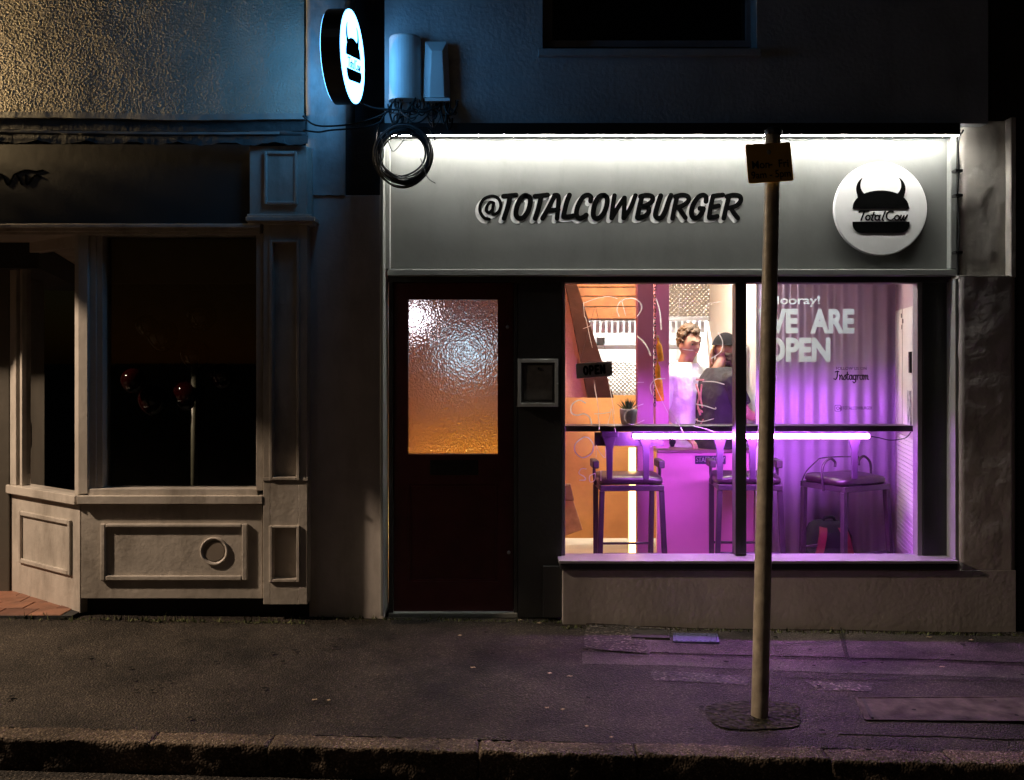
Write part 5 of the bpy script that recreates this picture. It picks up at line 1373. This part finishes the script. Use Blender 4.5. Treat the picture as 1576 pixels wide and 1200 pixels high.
def limb(mb, pts, rs, n=14):
    q = crom(pts, 5); m_ = len(pts); rr_ = []
    for i in range(len(q)):
        t = i/5; k = min(int(t), m_-2); rr_.append(rs[k]+(rs[k+1]-rs[k])*(t-k))
    mb.tube(q, rr_, n)
def hand(mb, w, d, up, s=1.0):
    """palm and five curled fingers from a wrist w pointing along d"""
    w = Vector(w); d = Vector(d).normalized(); up = Vector(up); side = d.cross(up).normalized(); up = side.cross(d).normalized()
    mb.tube([w-d*.01, w+d*.03, w+d*.085], [.022*s,.030*s,.036*s], 10, flat=.5)
    for i, (o, L) in enumerate(((-.028,.068),(-.010,.078),(.010,.074),(.028,.058))):
        b = w+d*.078+side*o*s
        mb.tube([b, b+d*L*.45*s-up*.004, b+d*L*.8*s-up*.020*s, b+d*L*.92*s-up*.038*s], [.0095*s,.009*s,.0082*s,.007*s], 8)
    b = w+d*.025-side*.026*s
    mb.tube([b, b+d*.03*s-side*.022*s-up*.006, b+d*.06*s-side*.026*s-up*.018], [.012*s,.0105*s,.008*s], 8)
def remesh(o, v=.006, sm=4):
    r_ = o.modifiers.new('skin_join', 'REMESH'); r_.mode = 'VOXEL'; r_.voxel_size = v; r_.use_smooth_shade = True
    s_ = o.modifiers.new('soften', 'SMOOTH'); s_.iterations = sm; s_.factor = .5
    return o
def torso(mb, base, prof, yaw):
    rot = Matrix.Rotation(yaw, 3, 'Z'); rings = []
    for z, rx, ry, dy2, dx2 in prof:
        rings.append([tuple(Vector(base)+rot @ Vector((p[0]+dx2, p[1]+dy2, z))) for p in superring((0,0), rx, ry, 0, 28, .75)])
    mb.loft(rings)

def person(name, label, loc, yaw, head_yaw, H, tee, arms, lean=0.0, headoff=(0,0), bulk=1.0):
    t = thing(name, label, 'person', loc); k = H/1.80
    rot = Matrix.Rotation(yaw, 3, 'Z'); B = Vector(loc)
    W = lambda x, y, z: tuple(B+rot @ Vector((x*k, y*k+lean*max(0, z-.95)*k, z*k)))
    hc = Vector(W(headoff[0], headoff[1]-.02, 1.645))
    mb = MB(); head_mesh(mb, hc, head_yaw, k)
    limb(mb, [W(0,.02,1.40), W(0,.012,1.50), tuple(hc-Vector((0,0,.06*k)))], [.066*k,.056*k,.054*k])
    torso(mb, B, [(z*k, rx*k*bulk, ry*k*bulk, lean*max(0,z-.95)*k, 0) for z, rx, ry in ((.84,.14,.10),(.95,.155,.105),(1.1,.145,.10),(1.30,.17,.11),(1.42,.165,.095),(1.475,.11,.07))], yaw)
    for s in (-1, 1): limb(mb, [W(s*.085,0,.92), W(s*.095,-.01,.5), W(s*.095,.02,.08)], [.085*k,.058*k,.04*k])
    for s in (-1, 1): mb.tube([W(s*.095,.06,.04), W(s*.10,-.06,.035), W(s*.10,-.17,.025)], [.04*k,.042*k,.03*k], 10)
    A = {}
    for s, pts in zip((-1, 1), arms):
        P = [W(*p) for p in pts]; A[s] = P
        limb(mb, [P[0], P[1], P[2]], [.052*k,.041*k,.027*k])
        d = Vector(P[2])-Vector(P[1]); hand(mb, P[2], d, (0,0,1), k*1.05)
    body = remesh(mb.build('body', M['skin'], t), .0065, 3)
    # T-shirt with loose hem and short sleeves
    mb = MB()
    torso(mb, B, [(z*k, rx*k*bulk, ry*k*bulk, lean*max(0,z-.95)*k, 0) for z, rx, ry in ((.80,.182,.135),(.86,.180,.134),(.98,.176,.132),(1.12,.175,.132),(1.29,.192,.135),(1.40,.192,.118),(1.46,.150,.092),(1.505,.086,.078))], yaw)
    for s in (-1, 1):
        a, b = Vector(A[s][0]), Vector(A[s][1]); e = a+(b-a)*.78; ins = a+(Vector(W(0,0,1.36))-a)*.35
        limb(mb, [tuple(ins), tuple(a), tuple(a+(b-a)*.45), tuple(e)], [.07*k,.076*k,.072*k,.070*k])
    sh = remesh(mb.build('tshirt', tee, t), .007, 5)
    dm = sh.modifiers.new('folds', 'DISPLACE'); tx = bpy.data.textures.new(name+'_folds', 'CLOUDS'); tx.noise_scale = .09; dm.texture = tx; dm.strength = .018; dm.mid_level = .5; dm.texture_coords = 'LOCAL'
    mb = MB()
    for s in (-1, 1): limb(mb, [W(s*.07,0,.93), W(s*.09,-.01,.5), W(s*.095,.02,.09)], [.115*k,.080*k,.062*k])
    torso(mb, B, [(z*k, rx*k*bulk, ry*k*bulk, 0, 0) for z, rx, ry in ((.80,.165,.12),(.9,.165,.118),(.98,.158,.112))], yaw)
    remesh(mb.build('trousers', M['jeans'], t), .012, 4)
    return t, hc, k, W

py1 = 1.52
h1 = (X(1065,py1), py1, FZ)
p1_, hc, k, W = person('person', 'person in a white T-shirt with short curly brown hair looking right', (X(1056,py1), py1, FZ), R(40), R(27), 1.825, M['tee_white'],
    [[(-.195,.02,1.40),(-.25,.06,1.11),(-.19,-.13,.97)], [(.195,.0,1.40),(.25,-.02,1.12),(.18,-.24,1.02)]], headoff=(.0,-.01))
facial(p1_, hc, R(27), k, M['hair'])
rot = Matrix.Rotation(R(27), 3, 'Z')
mb = MB()
for i in range(420):      # curls over the crown, cropped at the sides
    th = math.acos(random.uniform(-.12, 1)); ph = random.uniform(0, 2*math.pi)
    d = Vector((math.sin(th)*math.cos(ph), math.sin(th)*math.sin(ph), math.cos(th)))
    if d.y < -.35 and d.z < .62: continue
    if d.z < .12 and d.y < .1: continue
    top = max(0, d.z)
    rr0 = 1.0+.20*top+(.02 if d.y < -.2 and d.z > .5 else 0)
    p = hc+rot @ Vector((d.x*.079*k*rr0, d.y*.097*k*rr0, d.z*.122*k*rr0))
    mb.ball(p, random.uniform(.010,.017)*(.7+.6*top)*k, 7, 5, fn=lambda d_, p_: p_*(1+.35*math.sin(7*d_.x+5*d_.z)))
h_ = remesh(mb.build('hair', M['hair'], p1_), .005, 1)
py2 = 1.36
p2_, hc, k, W = person('person', 'bearded person in a black printed T-shirt and dark cap turned away', (X(1100,py2), py2, FZ), R(106), R(72), 1.78, M['tee_black'],
    [[(-.20,.0,1.40),(-.27,-.10,1.17),(-.17,-.33,1.13)], [(.20,.02,1.40),(.25,.0,1.12),(.20,-.25,1.06)]], headoff=(0,-.015), lean=-.08, bulk=1.12)
rot = Matrix.Rotation(R(72), 3, 'Z')
facial(p2_, hc, R(72), k, M['hairdark'])
def capf(d, p):
    z = p.z
    if d.z < .28: z = .122*1.1*k*.28*(.9)
    return rot @ Vector((p.x, p.y, z))
mb = MB().ball(hc, (.086*k, .106*k, .132*k), 28, 18, fn=capf); mb.build('cap', mat('cap_cloth', (.008,.008,.010), .9, .2, 20, spec=.2), p2_, smooth=True)
mb = MB(); pk_ = []
for j in range(3):
    row = []
    for i in range(11):
        a = math.pi*(1+i/10); r0 = (1.0, 1.45, 1.62)[j]
        row.append(tuple(hc+rot @ Vector((.076*k*math.cos(a)*(1 if j else 1.08), -.09*k*abs(math.sin(a))*r0-.012*k*j, .045*k-.006*j*k))))
    pk_.append(row)
mb.add(sum(pk_, [])+[(p[0],p[1],p[2]-.005) for p in sum(pk_, [])], [(j*11+i, j*11+i+1, (j+1)*11+i+1, (j+1)*11+i) for j in range(2) for i in range(10)]+[(33+j*11+i, 33+(j+1)*11+i, 33+(j+1)*11+i+1, 33+j*11+i+1) for j in range(2) for i in range(10)])
mb.build('cap_peak', MATS['cap_cloth'], p2_)
mb = MB()
for i in range(260):
    a = random.uniform(-1.45, 1.45); z = random.uniform(-.175, -.035)
    if abs(a) < .28 and -.078 < z < -.05: continue
    fz = 1-.35*max(0, (-z-.08)/.1)
    x = math.sin(a)*.070*fz; y = -math.cos(a)*.088*fz+(.02 if z < -.13 else 0)
    if z > -.055 and abs(a) < .75: continue
    mb.ball(hc+rot @ Vector((x*k, y*k, z*k)), random.uniform(.010,.017)*k, 7, 5)
remesh(mb.build('beard', M['hairdark'], p2_), .005, 1)
mb = MB()
for i in range(22):
    x0 = random.uniform(-.065, .065)
    limb(mb, [tuple(hc+rot @ Vector((x0*k, .080*k, .03*k))), tuple(hc+rot @ Vector((x0*1.05*k, .100*k, -.05*k))), tuple(hc+rot @ Vector(((x0*.8+random.gauss(0,.01))*k, (.095+random.gauss(0,.01))*k, (-.14+random.gauss(0,.015))*k)))], [.012*k,.012*k,.005*k], 7)
mb.build('long_hair', M['hairblond'], p2_, smooth=True)
# pink print on the back of the black T-shirt
mb = MB(); Y_ = Matrix.Rotation(R(106), 3, 'Z')
uB = Y_ @ Vector((-1,0,0)); nB = Y_ @ Vector((0,1,0))
fb = Frame(Vector(W(-.02,.150,1.17)), uB, (0,0,1), nB)
for st, r_ in (([(-.10,.20),(-.02,.12),(-.06,.05),(.0,-.02)],.014), ([(.04,.20),(.02,.10),(.06,.04)],.012), ([(-.08,-.06),(0,-.10),(.08,-.06)],.008), ([(-.08,-.10),(0,-.14),(.08,-.10)],.008), ([(-.06,.02),(.06,.0)],.01), ([(-.09,.24),(.09,.24)],.009), ([(-.05,-.18),(.05,-.18)],.009)):
    stroke(mb, fb, [(v.x, v.y) for v in crom([(a*.62, b, 0) for a, b in st], 5)], r_*.7, .0, .006)
mb.build('shirt_print', mat('pink_print', (.50,.22,.22), .8, .3, 30), p2_)

# ------------------------------------------------------------------ hallway behind the door
hw0 = struct(MB().box(-.82, .34, 1.75, 1.80, FZ, 2.62).build('hall_wall', mat('hall_paint', (.82,.62,.68), .6, .08, 4)))
struct(MB().box(.298, .316, .13, 1.75, FZ, 2.62).build('hall_partition', M['pinkplaster']))
fl2 = thing('hall_fill_lamp', 'added low amber fill lamp on the hall floor behind the door', 'lamp', (-.35, 1.3, FZ))  # added lamp that gives the hall board its amber glow
MB().ball((-.35, 1.35, .34), (.09,.09,.11), 18, 12).build('shade', emat('amber_fill', (1,.66,.28), 42), fl2, smooth=True)
MB().lathe([(0,.0),(.07,.0),(.06,.02),(.015,.03),(.012,.18),(0,.18)], (-.35,1.35,FZ), 16).build('base', M['blackmetal'], fl2, smooth=True)
ob = thing('hall_board', 'orange timber board low on the wall behind the door glass', 'board', (X(697,1.7), 1.7, FZ))
MB().box(-.81, .28, 1.70, 1.745, FZ, 1.02).build('board', mat('yellow_ply', (.78,.46,.10), .5, .15, 7, .1, 30), ob)
gl_ = thing('globe_lamp', 'bright white globe lamp behind the top left of the door glass', 'lamp', (X(628,1.0), 1.0, 2.0))
MB().ball((X(626,.75), .75, Z(487,.75)), .09, 20, 14).build('globe', emat('globe_white', (.94,.88,1), 5), gl_, smooth=True)
MB().tube([(X(634,.75),.75,Z(487,.75)+.085),(X(634,.75),.75,2.62)], .006, 8).build('cord', M['cable'], gl_)
scn = thing('wall_lamp', 'round pale blue lamp glowing behind the middle of the door glass', 'lamp', (X(712,1.0), 1.0, 1.6))
MB().lathe([(0,-.05),(.07,-.045),(.115,-.025),(.125,0)], (X(714,1.4), 1.45, Z(540,1.4)), 28, 'y').build('diffuser', emat('pale_blue_lamp', (.60,.82,1.0), 1.5), scn, smooth=True)
MB().lathe([(.13,.0),(.13,.29),(0,.29)], (X(714,1.4), 1.455, Z(545,1.4)), 28, 'y').build('housing', M['white'], scn)
wbulb = thing('ceiling_bulb', 'warm bare bulb near the ceiling by the stair beam', 'lamp', (.95, 1.34, 2.47))
MB().ball((.95, 1.34, 2.47), (.05,.05,.065), 16, 12).build('bulb', emat('warm_bulb', (1,.60,.26), 560), wbulb, smooth=True)
MB().lathe([(.02,.05),(.022,.11),(.0,.12)], (.95,1.34,2.48), 14).build('holder', M['white'], wbulb)

# ------------------------------------------------------------------ street lantern and wall lantern (left of the frame)
st_ = thing('street_lamp', 'tall street lamp post with a downward warm lantern left of the shops', 'street lamp', (-6.9, -1.55, 0))
MB().tube([(-6.9,-1.5,-.1),(-6.9,-1.5,1.0),(-6.9,-1.5,4.5),(-6.87,-1.5,4.66),(-6.6,-1.5,4.72)], [.09,.07,.05,.045,.04], 16).build('post', M['blackmetal'], st_, smooth=True)
MB().box(-6.62, -6.18, -1.6, -1.4, 4.62, 4.74).build('lantern', M['blackmetal'], st_, bevel=.02)
MB().box(-6.56, -6.24, -1.57, -1.43, 4.606, 4.62).build('lens', emat('street_lens', (1,.62,.34), 4), st_)
sl_ = bpy.data.lights.new('street_light', 'SPOT'); sl_.energy = STREET; sl_.color = (1.0, .75, .54); sl_.spot_size = R(152); sl_.spot_blend = .35; sl_.shadow_soft_size = .10
so = bpy.data.objects.new('street_light', sl_); col.objects.link(so); so.location = (-6.4, -1.5, 4.58); so.parent = st_; so.matrix_parent_inverse = st_.matrix_basis.inverted()
# added board that cuts off the street lamp's upper light, left of the frame
prj = thing('light_blocker_board', 'added dark board high over the pavement that blocks street lamp light', 'light blocker', (-4.3, 0, 3.2))
MB().box(-4.33, -4.28, -1.03, -.10, 3.1, 5.2).build('board', M['darkpaint'], prj, bevel=.006)
for z_ in (3.5, 4.9): MB().box(-4.32, -4.29, -.10, .02, z_, z_+.04).build('bracket', M['blackmetal'], prj)
wl_ = thing('wall_lantern', 'warm lantern on a bracket on the roughcast wall', 'wall lamp', (-4.05, 0, 3.3))
MB().tube([(-4.05,-.0,3.36),(-4.05,-.08,3.38),(-4.05,-.14,3.36)], .012, 10).build('bracket', M['blackmetal'], wl_, smooth=True)
MB().lathe([(0,.09),(.05,.05),(.055,.04),(.05,.04)], (-4.05,-.14,3.28), 8).build('lantern_hood', M['blackmetal'], wl_)
MB().ball((-4.05,-.14,3.27), .035, 14, 10).build('bulb', emat('lantern_bulb', (1,.70,.36), WALL_L*4), wl_, smooth=True)
